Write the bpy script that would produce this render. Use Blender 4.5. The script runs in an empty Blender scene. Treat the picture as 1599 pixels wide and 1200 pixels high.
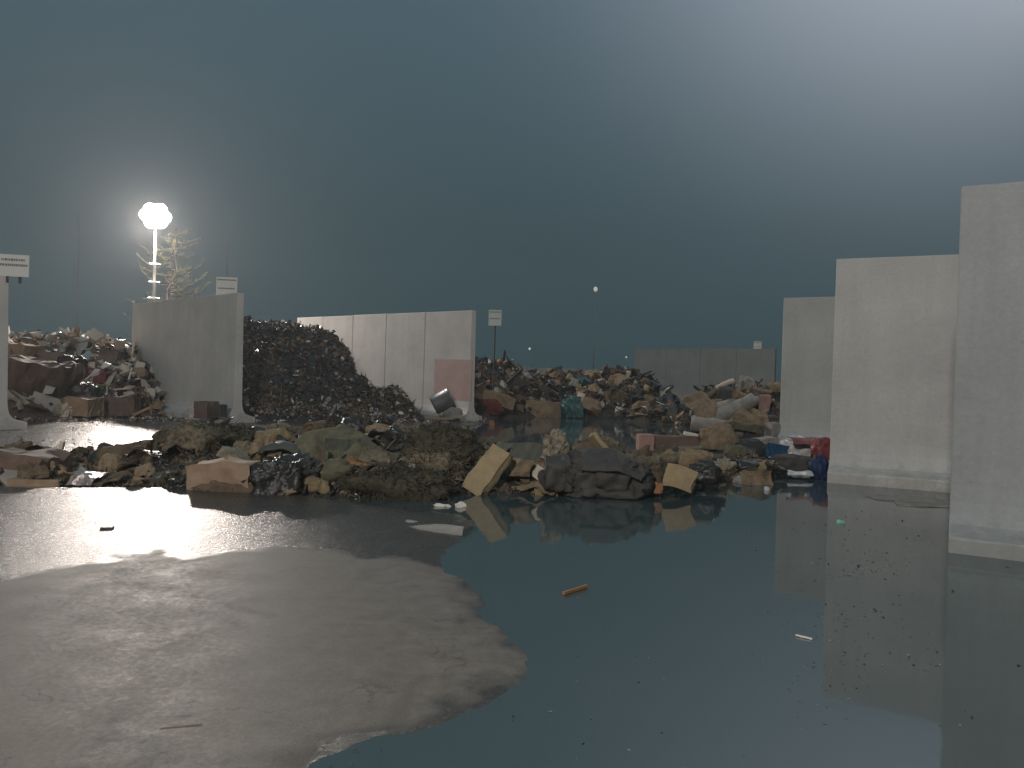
import bpy, bmesh, math, random
import numpy as np
from mathutils import Vector, Matrix, noise, Euler

sc = bpy.context.scene
COL = sc.collection
R = math.radians
# ------------------------------------------------------------------ camera
F = 1200.0            # focal length in pixels of a 1599 px wide frame
EYE = 1.6
cam_d = bpy.data.cameras.new('camera'); cam = bpy.data.objects.new('camera', cam_d); COL.objects.link(cam)
cam_d.sensor_width = 36; cam_d.lens = 36*F/1599.0
cam_d.clip_start = 0.05; cam_d.clip_end = 5000
ROT = Matrix.Rotation(R(90-0.81), 4, 'X') @ Matrix.Rotation(R(1.6), 4, 'Z')
cam.matrix_world = Matrix.Translation((0, 0, EYE)) @ ROT
sc.camera = cam
sc.render.resolution_x, sc.render.resolution_y = 1024, 768
sc.view_settings.view_transform = 'Standard'; sc.view_settings.look = 'None'
sc.view_settings.exposure = 0.15; sc.view_settings.gamma = 1
sc.cycles.max_bounces = 5; sc.cycles.diffuse_bounces = 2; sc.cycles.glossy_bounces = 3
sc.cycles.volume_bounces = 0; sc.cycles.transmission_bounces = 2
sc.cycles.use_denoising = True
sc.cycles.sample_clamp_indirect = 4
sc.cycles.caustics_reflective = False; sc.cycles.caustics_refractive = False

def ray(px, py):
    d = ROT.to_3x3() @ Vector(((px-799.5)/F, -(py-600)/F, -1))
    return d.x/d.y, d.z/d.y
def WD(px, py, D):                    # point seen at a pixel, D metres ahead
    kx, kz = ray(px, py); return Vector((kx*D, D, EYE+kz*D))
def W(px, py, z=0.0):                 # point of the plane at height z
    kx, kz = ray(px, py); return WD(px, py, (z-EYE)/kz)

# ------------------------------------------------------------------ night sky
world = bpy.data.worlds.new("World"); sc.world = world; world.use_nodes = True
nt = world.node_tree; nt.nodes.clear()
SKY_STR = 1.0
wo = nt.nodes.new('ShaderNodeOutputWorld'); bg = nt.nodes.new('ShaderNodeBackground')
tc = nt.nodes.new('ShaderNodeTexCoord'); sep = nt.nodes.new('ShaderNodeSeparateXYZ')
cr = nt.nodes.new('ShaderNodeValToRGB')
cr.color_ramp.elements[0].position = 0.0; cr.color_ramp.elements[0].color = (0.022, 0.047, 0.051, 1)
cr.color_ramp.elements[1].position = 1.0; cr.color_ramp.elements[1].color = (0.15, 0.25, 0.31, 1)
e = cr.color_ramp.elements.new(0.18); e.color = (0.028, 0.057, 0.066, 1)
e = cr.color_ramp.elements.new(0.45); e.color = (0.050, 0.090, 0.116, 1)
nt.links.new(tc.outputs['Generated'], sep.inputs[0]); nt.links.new(sep.outputs['Z'], cr.inputs[0])
nt.links.new(cr.outputs[0], bg.inputs[0]); bg.inputs[1].default_value = SKY_STR
# glow lobe painted into the sky, standing in for lens flare at upper right
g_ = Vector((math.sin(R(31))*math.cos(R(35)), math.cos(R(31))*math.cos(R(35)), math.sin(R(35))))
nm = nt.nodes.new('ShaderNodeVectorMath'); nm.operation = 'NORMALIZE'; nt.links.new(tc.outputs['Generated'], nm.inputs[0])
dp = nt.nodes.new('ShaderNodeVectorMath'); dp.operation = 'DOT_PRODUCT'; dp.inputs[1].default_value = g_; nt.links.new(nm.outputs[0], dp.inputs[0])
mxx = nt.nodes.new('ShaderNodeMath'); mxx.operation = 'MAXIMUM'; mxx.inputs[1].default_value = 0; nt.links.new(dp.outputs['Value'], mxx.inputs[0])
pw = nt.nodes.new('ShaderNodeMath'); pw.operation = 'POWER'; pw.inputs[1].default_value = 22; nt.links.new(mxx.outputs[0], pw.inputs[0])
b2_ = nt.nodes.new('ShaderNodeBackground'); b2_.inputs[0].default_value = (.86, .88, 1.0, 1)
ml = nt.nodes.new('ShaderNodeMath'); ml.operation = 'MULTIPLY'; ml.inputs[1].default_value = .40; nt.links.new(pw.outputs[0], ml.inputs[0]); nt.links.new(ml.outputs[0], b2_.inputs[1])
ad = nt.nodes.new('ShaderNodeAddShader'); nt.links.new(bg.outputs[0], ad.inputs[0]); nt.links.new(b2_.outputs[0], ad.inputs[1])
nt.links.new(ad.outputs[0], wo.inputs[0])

# ------------------------------------------------------------------ lamps (the fittings are built further down round these)
LAMP_A = WD(243, 338, 34.0)                 # the lit mast in the photograph
LAMP_B = Vector((-5.0, -9.0, 9.0))         # yard mast behind the photographer
LAMP_C = WD(1650, -60, 22.0)          # yard mast right, above the frame
def point(name, loc, watts, col, rad):
    l = bpy.data.lights.new(name, 'POINT'); l.energy = watts; l.color = col; l.shadow_soft_size = rad
    o = bpy.data.objects.new(name, l); COL.objects.link(o); o.location = loc; return o
point('mast_light_left', LAMP_A+Vector((0, -0.3, -0.35)), 10000, (1, 0.89, 0.80), 0.35)
point('mast_light_behind', LAMP_B+Vector((0.0, 0.5, -0.5)), 7600, (1, 0.93, 0.86), 0.5)
point('mast_light_right', LAMP_C+Vector((0, 0, -.2)), 2200, (1, .84, .66), 0.4)#(.84, .92, 1.0), 0.4)
HAZE = 0.0015

# ------------------------------------------------------------------ helpers
def link(name, me, parent=None, mats=()):
    o = bpy.data.objects.new(name, me); COL.objects.link(o)
    for m in mats: me.materials.append(m)
    if parent: o.parent = parent
    return o
def tag(o, label=None, cat=None, group=None, kind=None):
    if label: o['label'] = label
    if cat: o['category'] = cat
    if group: o['group'] = group
    if kind: o['kind'] = kind
    return o
def empty(name, loc, rz=0):
    o = bpy.data.objects.new(name, None); COL.objects.link(o); o.location = loc; o.rotation_euler = (0, 0, rz)
    o.empty_display_size = .2
    return o
class MB:
    def __init__(s): s.v = []; s.f = []; s.m = []
    def add(s, vs, fs, mi=0):
        b = len(s.v); s.v += [tuple(v) for v in vs]; s.f += [tuple(i+b for i in f) for f in fs]; s.m += [mi]*len(fs)
    def box(s, c, size, rot=None, mi=0, jit=0, rnd=None):
        hx, hy, hz = size[0]/2, size[1]/2, size[2]/2
        vs = [Vector((x, y, z)) for z in (-hz, hz) for y in (-hy, hy) for x in (-hx, hx)]
        if jit: vs = [Vector((v.x*(1+rnd.uniform(-jit, jit)), v.y*(1+rnd.uniform(-jit, jit)), v.z)) for v in vs]
        if rot is not None: vs = [rot @ v for v in vs]
        c = Vector(c)
        s.add([v+c for v in vs], [(0,2,3,1),(4,5,7,6),(0,1,5,4),(2,6,7,3),(0,4,6,2),(1,3,7,5)], mi)
    def tube(s, pts, rad, n=8, mi=0, cap=True):
        pts = [Vector(p) for p in pts]; rings = []; vs = []
        if not isinstance(rad, (list, tuple)): rad = [rad]*len(pts)
        up = Vector((0.13, 0.21, 0.97)).normalized()
        for i, p in enumerate(pts):
            t = (pts[min(i+1, len(pts)-1)]-pts[max(i-1, 0)]).normalized()
            a = t.cross(up)
            if a.length < .15: a = t.cross(Vector((1, 0.1, 0)))
            a.normalize(); b = t.cross(a)
            for k in range(n):
                q = 2*math.pi*k/n; vs.append(p+(a*math.cos(q)+b*math.sin(q))*rad[i])
        fs = [(i*n+k, i*n+(k+1) % n, (i+1)*n+(k+1) % n, (i+1)*n+k) for i in range(len(pts)-1) for k in range(n)]
        if cap: fs += [tuple(range(n))[::-1], tuple((len(pts)-1)*n+k for k in range(n))]
        s.add(vs, fs, mi)
    def build(s, name, mats, parent=None, smooth=False):
        me = bpy.data.meshes.new(name); me.from_pydata(s.v, [], s.f); me.update()
        if not isinstance(mats, (list, tuple)): mats = [mats]
        for m in mats: me.materials.append(m)
        me.polygons.foreach_set('material_index', s.m)
        if smooth: me.polygons.foreach_set('use_smooth', [True]*len(s.f))
        o = bpy.data.objects.new(name, me); COL.objects.link(o)
        if parent: o.parent = parent
        return o

# ------------------------------------------------------------------ materials
def nodes(name):
    m = bpy.data.materials.new(name); m.use_nodes = True
    t = m.node_tree; b = t.nodes['Principled BSDF']; return m, t, b
def mat(name, col, rough=.7, var=.35, scale=6, bump=.3, bscale=30, spec=.5, metal=0, dirt=0.25, col2=None):
    m, t, b = nodes(name); N = t.nodes; L = t.links
    c = N.new('ShaderNodeTexCoord')
    n1 = N.new('ShaderNodeTexNoise'); n1.inputs['Scale'].default_value = scale; n1.inputs['Detail'].default_value = 6
    n1.inputs['Roughness'].default_value = .65
    L.new(c.outputs['Object'], n1.inputs['Vector'])
    r = N.new('ShaderNodeValToRGB'); L.new(n1.outputs[0], r.inputs[0])
    c2 = col2 or tuple(x*(1-var) for x in col)
    r.color_ramp.elements[0].position = .36; r.color_ramp.elements[1].position = .62
    r.color_ramp.elements[0].color = (*c2, 1); r.color_ramp.elements[1].color = (*col, 1)
    n2 = N.new('ShaderNodeTexNoise'); n2.inputs['Scale'].default_value = scale*.35; n2.inputs['Detail'].default_value = 8
    L.new(c.outputs['Object'], n2.inputs['Vector'])
    mr = N.new('ShaderNodeMapRange'); mr.inputs[1].default_value = .5; mr.inputs[2].default_value = .72
    mr.inputs[3].default_value = 0; mr.inputs[4].default_value = dirt; L.new(n2.outputs[0], mr.inputs[0])
    mx = N.new('ShaderNodeMixRGB'); mx.inputs[2].default_value = (.035, .028, .02, 1)
    L.new(mr.outputs[0], mx.inputs[0]); L.new(r.outputs[0], mx.inputs[1]); L.new(mx.outputs[0], b.inputs['Base Color'])
    b.inputs['Roughness'].default_value = rough; b.inputs['Metallic'].default_value = metal
    b.inputs['Specular IOR Level'].default_value = spec
    if bump:
        n3 = N.new('ShaderNodeTexNoise'); n3.inputs['Scale'].default_value = bscale; n3.inputs['Detail'].default_value = 5
        L.new(c.outputs['Object'], n3.inputs['Vector'])
        bp = N.new('ShaderNodeBump'); bp.inputs['Strength'].default_value = bump; bp.inputs['Distance'].default_value = .02
        L.new(n3.outputs[0], bp.inputs['Height']); L.new(bp.outputs[0], b.inputs['Normal'])
    return m
def emis(name, col, s):
    m, t, b = nodes(name); b.inputs['Base Color'].default_value = (*col, 1)
    b.inputs['Emission Color'].default_value = (*col, 1); b.inputs['Emission Strength'].default_value = s; return m

MT = {
 'cardboard': mat('cardboard', (.30, .21, .14), .8, .25, 3, .2, 25, .25),
 'dark_cardboard': mat('dark_cardboard', (.165, .112, .085), .75, .3, 3, .2, 25, .3),
 'pale_board': mat('pale_board', (.56, .47, .38), .7, .2, 3, .15, 25, .3),
 'white': mat('white_board', (.62, .58, .52), .5, .15, 3, .1, 25, .4, dirt=.15),
 'foam': mat('yellow_foam', (.33, .25, .15), .9, .2, 9, .35, 60, .1),
 'foam_dirty': mat('dirty_foam', (.24, .18, .10), .9, .4, 7, .4, 50, .15, dirt=.45),
 'tan': mat('tan_cloth', (.26, .19, .12), .85, .4, 8, .4, 40, .2, dirt=.4),
 'brown': mat('brown_cloth', (.14, .10, .065), .85, .4, 8, .4, 40, .2, dirt=.4),
 'moss': mat('matted_fibre', (.085, .075, .05), .9, .55, 16, .8, 60, .15, dirt=.55),
 'moss_pale': mat('pale_matted_fibre', (.20, .165, .11), .9, .5, 16, .8, 60, .15, dirt=.5),
 'olive': mat('olive_cloth', (.13, .12, .075), .8, .35, 6, .35, 40, .25, dirt=.35),
 'green_grey': mat('green_grey_sheet', (.075, .08, .062), .6, .3, 5, .2, 30, .4, dirt=.3),
 'grey_cloth': mat('grey_cloth', (.30, .27, .24), .75, .35, 5, .35, 40, .3, dirt=.3),
 'dark_grey': mat('dark_grey_cloth', (.062, .058, .052), .7, .4, 6, .4, 40, .4, dirt=.3),
 'black': mat('black_plastic', (.016, .016, .016), .5, .3, 5, .5, 20, .5, dirt=.1),
 'rock': mat('rubble', (.30, .26, .19), .85, .6, 14, .9, 30, .2, dirt=.5),
 'orange': mat('orange_board', (.32, .15, .07), .75, .3, 5, .2, 30, .3),
 'wood': mat('raw_wood', (.36, .25, .15), .7, .35, 5, .3, 40, .3),
 'green': mat('green_plastic', (.10, .28, .04), .4, .3, 5, .1, 20, .5, dirt=.1),
 'teal': mat('teal_tarpaulin', (.025, .115, .11), .45, .4, 5, .3, 20, .5),
 'blue': mat('blue_plastic', (.02, .09, .19), .4, .3, 5, .1, 20, .5, dirt=.1),
 'navy': mat('navy_cloth', (.015, .03, .09), .6, .3, 5, .3, 30, .3, dirt=.1),
 'red': mat('red_plastic', (.20, .035, .04), .5, .3, 5, .2, 20, .4, dirt=.15),
 'dark_red': mat('dark_red_cloth', (.16, .035, .03), .8, .3, 5, .2, 20, .3),
 'pink': mat('pink_board', (.38, .22, .19), .8, .2, 5, .2, 20, .3),
 'plastic_film': mat('clear_white_film', (.55, .55, .54), .22, .35, 9, .6, 18, .7, dirt=.25),
 'foil': mat('crumpled_foil', (.45, .38, .36), .22, .5, 12, .8, 25, .8, metal=.4, dirt=.3),
 'metal': mat('grey_sheet_metal', (.22, .23, .23), .38, .25, 5, .1, 20, .5, metal=.5),
 'galv': mat('galvanised_steel', (.42, .43, .43), .45, .2, 4, .1, 20, .5, metal=.6, dirt=.1),
 'soil': mat('wet_rubble_soil', (.050, .042, .030), .6, .5, 12, 1.0, 22, .4, dirt=.4),
 'dark': mat('dark_wet_waste', (.022, .021, .019), .38, .4, 12, .8, 22, .5, dirt=.3),
 'bark': mat('bark', (.05, .036, .03), .9, .5, 12, .7, 20, .1),
 'needle': mat('needles', (.05, .06, .028), .8, .4, 12, .2, 20, .1, dirt=.1),
 'sign_white': mat('sign_face', (.62, .60, .55), .5, .06, 2, .02, 20, .4, dirt=.06),
 'sign_ink': mat('sign_ink', (.16, .17, .18), .6, .1, 2, 0, 20, .3, dirt=0),
 'sign_green': mat('sign_green_ink', (.10, .17, .10), .6, .1, 2, 0, 20, .3, dirt=0),
}

def concrete(name, base, stain, joint=.0):
    m, t, b = nodes(name); N = t.nodes; L = t.links
    c = N.new('ShaderNodeTexCoord')
    def nz(sc_, det, vec=None, ro=.6):
        n = N.new('ShaderNodeTexNoise'); n.inputs['Scale'].default_value = sc_; n.inputs['Detail'].default_value = det
        n.inputs['Roughness'].default_value = ro
        L.new(vec or c.outputs['Object'], n.inputs['Vector']); return n.outputs[0]
    mp = N.new('ShaderNodeMapping'); mp.inputs['Scale'].default_value = (5, 5, .28); L.new(c.outputs['Object'], mp.inputs[0])
    big = nz(.9, 5); fine = nz(22, 6); streak = nz(1.2, 5, mp.outputs[0])
    r = N.new('ShaderNodeValToRGB'); L.new(big, r.inputs[0])
    r.color_ramp.elements[0].position = .33; r.color_ramp.elements[1].position = .66
    r.color_ramp.elements[0].color = (*[x*.80 for x in base], 1); r.color_ramp.elements[1].color = (*base, 1)
    m1 = N.new('ShaderNodeMapRange'); m1.inputs[1].default_value = .48; m1.inputs[2].default_value = .75; m1.inputs[4].default_value = .5
    L.new(streak, m1.inputs[0])
    x1 = N.new('ShaderNodeMixRGB'); x1.inputs[2].default_value = (*stain, 1)
    L.new(m1.outputs[0], x1.inputs[0]); L.new(r.outputs[0], x1.inputs[1])
    m2 = N.new('ShaderNodeMapRange'); m2.inputs[1].default_value = .35; m2.inputs[2].default_value = .7
    m2.inputs[3].default_value = .93; m2.inputs[4].default_value = 1.04; L.new(fine, m2.inputs[0])
    x2 = N.new('ShaderNodeMixRGB'); x2.blend_type = 'MULTIPLY'; x2.inputs[0].default_value = 1
    L.new(x1.outputs[0], x2.inputs[1]); L.new(m2.outputs[0], x2.inputs[2])
    vo = N.new('ShaderNodeTexVoronoi'); vo.inputs['Scale'].default_value = 5; L.new(c.outputs['Object'], vo.inputs['Vector'])
    m3 = N.new('ShaderNodeMapRange'); m3.inputs[1].default_value = .03; m3.inputs[2].default_value = .075; m3.inputs[3].default_value = .78; m3.inputs[4].default_value = 1
    L.new(vo.outputs['Distance'], m3.inputs[0])
    x3 = N.new('ShaderNodeMixRGB'); x3.blend_type = 'MULTIPLY'; x3.inputs[0].default_value = 1
    L.new(x2.outputs[0], x3.inputs[1]); L.new(m3.outputs[0], x3.inputs[2])
    mp2 = N.new('ShaderNodeMapping'); mp2.inputs['Scale'].default_value = (.5, .5, 9); mp2.inputs['Rotation'].default_value = (0, .12, 0); L.new(c.outputs['Object'], mp2.inputs[0])
    scr = nz(1.6, 7, mp2.outputs[0], .7); m4 = N.new('ShaderNodeMapRange'); m4.inputs[1].default_value = .60; m4.inputs[2].default_value = .70; m4.inputs[4].default_value = .16; L.new(scr, m4.inputs[0])
    x4 = N.new('ShaderNodeMixRGB'); x4.inputs[2].default_value = (.13, .12, .105, 1); L.new(m4.outputs[0], x4.inputs[0]); L.new(x3.outputs[0], x4.inputs[1])
    sz = N.new('ShaderNodeSeparateXYZ'); L.new(c.outputs['Object'], sz.inputs[0])
    spl = nz(4.5, 9, None, .75); ma = N.new('ShaderNodeMath'); ma.operation = 'MULTIPLY_ADD'; ma.inputs[1].default_value = -.42; L.new(sz.outputs['Z'], ma.inputs[0]); L.new(spl, ma.inputs[2])
    m5 = N.new('ShaderNodeMapRange'); m5.inputs[1].default_value = .36; m5.inputs[2].default_value = .50; m5.inputs[4].default_value = .3; L.new(ma.outputs[0], m5.inputs[0])
    x5 = N.new('ShaderNodeMixRGB'); x5.inputs[2].default_value = (.15, .13, .105, 1); L.new(m5.outputs[0], x5.inputs[0]); L.new(x4.outputs[0], x5.inputs[1])
    pt = nz(.55, 4); m6 = N.new('ShaderNodeMapRange'); m6.inputs[1].default_value = .52; m6.inputs[2].default_value = .66; m6.inputs[4].default_value = .35; L.new(pt, m6.inputs[0])
    x6 = N.new('ShaderNodeMixRGB'); x6.inputs[2].default_value = (*stain, 1); L.new(m6.outputs[0], x6.inputs[0]); L.new(x5.outputs[0], x6.inputs[1])
    L.new(x6.outputs[0], b.inputs['Base Color'])
    b.inputs['Roughness'].default_value = .8; b.inputs['Specular IOR Level'].default_value = .3
    bp = N.new('ShaderNodeBump'); bp.inputs['Strength'].default_value = .35; bp.inputs['Distance'].default_value = .008
    L.new(fine, bp.inputs['Height']); L.new(bp.outputs[0], b.inputs['Normal'])
    return m
MT['concrete'] = concrete('cast_concrete', (.52, .50, .475), (.40, .385, .365))
MT['concrete_dark'] = concrete('dark_concrete', (.25, .26, .25), (.18, .19, .18))
MT['concrete_grey'] = concrete('weathered_concrete', (.32, .33, .325), (.24, .25, .25))
MT['red_paint'] = mat('faded_red_paint', (.44, .30, .275), .75, .12, 3, .2, 25, .3, dirt=.06)

# ground: dry pale slab / wet rough slab / drowned floor, by the 'dry' and 'wet' attributes of the mesh
def ground_mat():
    m, t, b = nodes('yard_concrete'); N = t.nodes; L = t.links
    c = N.new('ShaderNodeTexCoord'); g = c.outputs['Object']
    def nz(s, d=5, ro=.6):
        n = N.new('ShaderNodeTexNoise'); n.inputs['Scale'].default_value = s; n.inputs['Detail'].default_value = d
        n.inputs['Roughness'].default_value = ro; L.new(g, n.inputs['Vector']); return n.outputs[0]
    def mr(i, a, b_, lo, hi):
        n = N.new('ShaderNodeMapRange'); L.new(i, n.inputs[0])
        for k, v in zip((1, 2, 3, 4), (a, b_, lo, hi)): n.inputs[k].default_value = v
        return n.outputs[0]
    def mth(op, a, b_):
        n = N.new('ShaderNodeMath'); n.operation = op
        for k, v in enumerate((a, b_)):
            if isinstance(v, (int, float)): n.inputs[k].default_value = v
            else: L.new(v, n.inputs[k])
        return n.outputs[0]
    at = N.new('ShaderNodeAttribute'); at.attribute_name = 'dry'
    n_med = nz(2.2, 8); n_fine = nz(38, 6, .7); n_grit = nz(120, 3, .6)
    # damp patches break the dry slab up, and dry islands stand in the wet
    d = mth('ADD', at.outputs['Fac'], mr(n_med, .3, .7, -.34, .34))
    at2 = N.new('ShaderNodeAttribute'); at2.attribute_name = 'damp'
    dry = mr(d, .30, .72, 0, 1); damp_ = mth('MULTIPLY', mth('MULTIPLY', at2.outputs['Fac'], .6), mr(nz(6, 8, .7), .35, .6, .35, 1.0))
    dc = N.new('ShaderNodeValToRGB'); L.new(nz(6, 12, .78), dc.inputs[0])
    dc.color_ramp.elements[0].position = .3; dc.color_ramp.elements[1].position = .7
    dc.color_ramp.elements[0].color = (.088, .076, .063, 1); dc.color_ramp.elements[1].color = (.158, .141, .121, 1)
    wc = N.new('ShaderNodeValToRGB'); L.new(n_med, wc.inputs[0])
    wc.color_ramp.elements[0].color = (.028, .026, .022, 1); wc.color_ramp.elements[1].color = (.075, .068, .058, 1)
    x = N.new('ShaderNodeMixRGB'); L.new(dry, x.inputs[0]); L.new(wc.outputs[0], x.inputs[1]); L.new(dc.outputs[0], x.inputs[2])
    sp = mr(n_grit, .3, .62, .75, 1.1)
    x2 = N.new('ShaderNodeMixRGB'); x2.blend_type = 'MULTIPLY'; x2.inputs[0].default_value = 1
    wv = N.new('ShaderNodeVectorMath'); wv.operation = 'ADD'; nv = N.new('ShaderNodeTexNoise'); nv.inputs['Scale'].default_value = 2.5; nv.inputs['Detail'].default_value = 6
    L.new(g, nv.inputs['Vector']); L.new(g, wv.inputs[0]); L.new(nv.outputs['Color'], wv.inputs[1])
    vc = N.new('ShaderNodeTexVoronoi'); vc.feature = 'DISTANCE_TO_EDGE'; vc.inputs['Scale'].default_value = .42; L.new(wv.outputs[0], vc.inputs['Vector'])
    crk = mth('MULTIPLY', mr(vc.outputs['Distance'], .002, .006, .5, 0), mr(n_med, .4, .6, 0, 1)); damp_ = mth('MAXIMUM', damp_, crk)
    x0 = N.new('ShaderNodeMixRGB'); L.new(damp_, x0.inputs[0]); L.new(x.outputs[0], x0.inputs[1]); x0.inputs[2].default_value = (.04, .037, .033, 1)
    L.new(x0.outputs[0], x2.inputs[1]); L.new(sp, x2.inputs[2]); L.new(x2.outputs[0], b.inputs['Base Color'])
    rw = mr(n_fine, .3, .7, .17, .32)
    rd = mth('ADD', mth('MULTIPLY', dry, mr(nz(3, 9, .75), .32, .68, .30, .46)), 0.0)
    L.new(mth('ADD', rw, rd), b.inputs['Roughness'])
    L.new(mr(dry, 0, 1, .5, .35), b.inputs['Specular IOR Level'])
    n_pit = nz(13, 9, .72)
    hh = mth('ADD', mth('MULTIPLY', mth('SUBTRACT', 1.0, dry), mth('MULTIPLY', n_pit, 1.6)), mth('ADD', mth('MULTIPLY', n_fine, .8), mth('MULTIPLY', n_grit, .35)))
    bp = N.new('ShaderNodeBump'); bp.inputs['Distance'].default_value = .006
    L.new(hh, bp.inputs['Height']); L.new(mr(dry, 0, 1, .85, .13), bp.inputs['Strength'])
    L.new(bp.outputs[0], b.inputs['Normal'])
    return m
def water_mat():
    m, t, b = nodes('puddle_water'); N = t.nodes; L = t.links
    c = N.new('ShaderNodeTexCoord')
    n = N.new('ShaderNodeTexNoise'); n.inputs['Scale'].default_value = .7; n.inputs['Detail'].default_value = 5
    L.new(c.outputs['Object'], n.inputs['Vector'])
    r = N.new('ShaderNodeValToRGB'); L.new(n.outputs[0], r.inputs[0])
    r.color_ramp.elements[0].color = (.036, .060, .062, 1); r.color_ramp.elements[1].color = (.056, .076, .076, 1)
    L.new(r.outputs[0], b.inputs['Base Color'])
    b.inputs['Roughness'].default_value = .05; b.inputs['IOR'].default_value = 2.0
    n2 = N.new('ShaderNodeTexNoise'); n2.inputs['Scale'].default_value = 3; L.new(c.outputs['Object'], n2.inputs['Vector'])
    bp = N.new('ShaderNodeBump'); bp.inputs['Strength'].default_value = .09; bp.inputs['Distance'].default_value = .01
    L.new(n2.outputs[0], bp.inputs['Height']); L.new(bp.outputs[0], b.inputs['Normal'])
    return m

# ------------------------------------------------------------------ ground and water
def poly(pts): return np.array([W(x, y)[:2] for x, y in pts])
def sdist(P, poly_):                     # signed distance, positive inside
    n = len(poly_); d = np.full(len(P), 1e9); ins = np.zeros(len(P), bool)
    for i in range(n):
        a = poly_[i]; b = poly_[(i+1) % n]; ab = b-a
        tt = np.clip(((P-a) @ ab)/(ab @ ab), 0, 1)
        q = a+tt[:, None]*ab; d = np.minimum(d, np.hypot(*(P-q).T))
        c1 = (a[1] > P[:, 1]) != (b[1] > P[:, 1])
        with np.errstate(divide='ignore', invalid='ignore'):
            xi = (b[0]-a[0])*(P[:, 1]-a[1])/(b[1]-a[1]+1e-12)+a[0]
        ins ^= c1 & (P[:, 0] < xi)
    return np.where(ins, d, -d)
def spaced(lo, d0, d1, hi, step, g=1.05):
    core = list(np.arange(d0, d1+1e-6, step)); s = step; v = core[-1]; up = []
    while v < hi: s *= g; v += s; up.append(v)
    s = step; v = core[0]; dn = []
    while v > lo: s *= g; v -= s; dn.append(v)
    return np.array(dn[::-1]+core+up)
def vnoise(P, s, oct_=4, seed=0):        # cheap value noise on arrays
    rs = np.random.RandomState(seed); out = np.zeros(len(P)); amp = 1; tot = 0
    tab = rs.rand(256, 256)
    for o in range(oct_):
        q = P*s; i = np.floor(q).astype(int); f = q-i; f = f*f*(3-2*f)
        a = tab[i[:, 0] % 256, i[:, 1] % 256]; b = tab[(i[:, 0]+1) % 256, i[:, 1] % 256]
        c = tab[i[:, 0] % 256, (i[:, 1]+1) % 256]; d = tab[(i[:, 0]+1) % 256, (i[:, 1]+1) % 256]
        out += amp*((a*(1-f[:, 0])+b*f[:, 0])*(1-f[:, 1])+(c*(1-f[:, 0])+d*f[:, 0])*f[:, 1]); tot += amp
        amp *= .55; s *= 2.1
    return out/tot-.5
DRY = poly([(-900, 960), (-300, 920), (0, 905), (90, 888), (180, 866), (250, 862), (300, 872), (370, 862), (430, 857), (490, 858), (545, 861), (580, 872),
            (640, 868), (690, 888), (715, 900), (740, 928), (765, 945), (775, 970), (800, 985), (830, 1010), (842, 1045), (832, 1085), (790, 1105),
            (700, 1140), (640, 1160), (560, 1172), (500, 1190), (430, 1260), (400, 1500), (300, 2600), (-3000, 2600), (-3000, 1000)])
BORD = poly([(-2500, 700), (-200, 765), (300, 765), (470, 775), (600, 795), (700, 805), (735, 815), (728, 845), (700, 870), (700, 900), (600, 900), (0, 930), (-900, 980)])
FARL = poly([(-2500, 640), (-700, 640), (100, 610), (360, 600), (720, 604), (760, 652), (750, 668), (700, 680), (500, 700), (0, 712), (-2500, 760)])
xs = spaced(-900, -5.5, 5.5, 1100, .045); ys = spaced(-250, 2.4, 12.5, 2500, .045)
X, Y = np.meshgrid(xs, ys); P = np.stack([X.ravel(), Y.ravel()], 1)
n1 = vnoise(P, 1.3, 5, 1); n2 = vnoise(P, .35, 3, 2); n3 = vnoise(P, 7, 3, 3)
sA = sdist(P, DRY)+n1*.5+n3*.10+vnoise(P, 19, 3, 9)*.05; sB = sdist(P, BORD)+n1*.5; sC = sdist(P, FARL)+n1*.9
sm = lambda s, w: np.clip(s/w+.5, 0, 1)**2*(3-2*np.clip(s/w+.5, 0, 1))
hA = sm(sA, .42); hB = sm(sB, .35); hC = sm(sC, 1.0)
z = -.016+np.maximum.reduce([hA*.032, hB*.027, hC*.027])+n3*.004*np.maximum(hB, hC)*(1-hA)+n2*.006*np.maximum(np.maximum(hA, hB), hC)
SLIV = poly([(262, 868), (330, 850), (400, 842), (470, 838), (480, 850), (400, 856), (340, 866), (290, 874)])
sl = sm(sdist(P, SLIV)+n1*.1, .2); z = np.where(sl > .02, np.maximum(z, .005), z)
dry = hA*np.clip(.76+n2*.25+sm(sA-.25, .9)*.35, 0, 1.0)+hC*(1-hA)*.10; dry *= 1-sl
z += hB*(1-hA)*np.clip(P[:, 1]-7.4, 0, 3)*.020*np.clip((-P[:, 0])/1.5, 0, 1)
far = np.clip((P[:, 1]-60)/60, 0, 1); z += far*.05
me = bpy.data.meshes.new('ground'); nx, ny = len(xs), len(ys)
V = np.stack([P[:, 0], P[:, 1], z], 1).astype(np.float32)
idx = np.arange(nx*ny).reshape(ny, nx)
Q = np.stack([idx[:-1, :-1], idx[:-1, 1:], idx[1:, 1:], idx[1:, :-1]], -1).reshape(-1, 4)
me.vertices.add(len(V)); me.vertices.foreach_set('co', V.ravel())
me.loops.add(Q.size); me.loops.foreach_set('vertex_index', Q.ravel().astype(np.int32))
me.polygons.add(len(Q)); me.polygons.foreach_set('loop_start', np.arange(0, Q.size, 4, dtype=np.int32))
me.polygons.foreach_set('use_smooth', np.ones(len(Q), bool))
me.update(calc_edges=True)
def strip(pts, wd):                       # damp streaks left by tyres and puddle fringes
    q = np.array([W(*p_)[:2] for p_ in pts]); d = np.full(len(P), 9.0)
    for i in range(len(q)-1):
        a = q[i]; ab = q[i+1]-a; tt = np.clip(((P-a) @ ab)/(ab @ ab), 0, 1); d = np.minimum(d, np.hypot(*(P-(a+tt[:, None]*ab)).T))
    return np.clip(1.4-(d+n1*.12+n3*.08)/wd, 0, 1)
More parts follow.
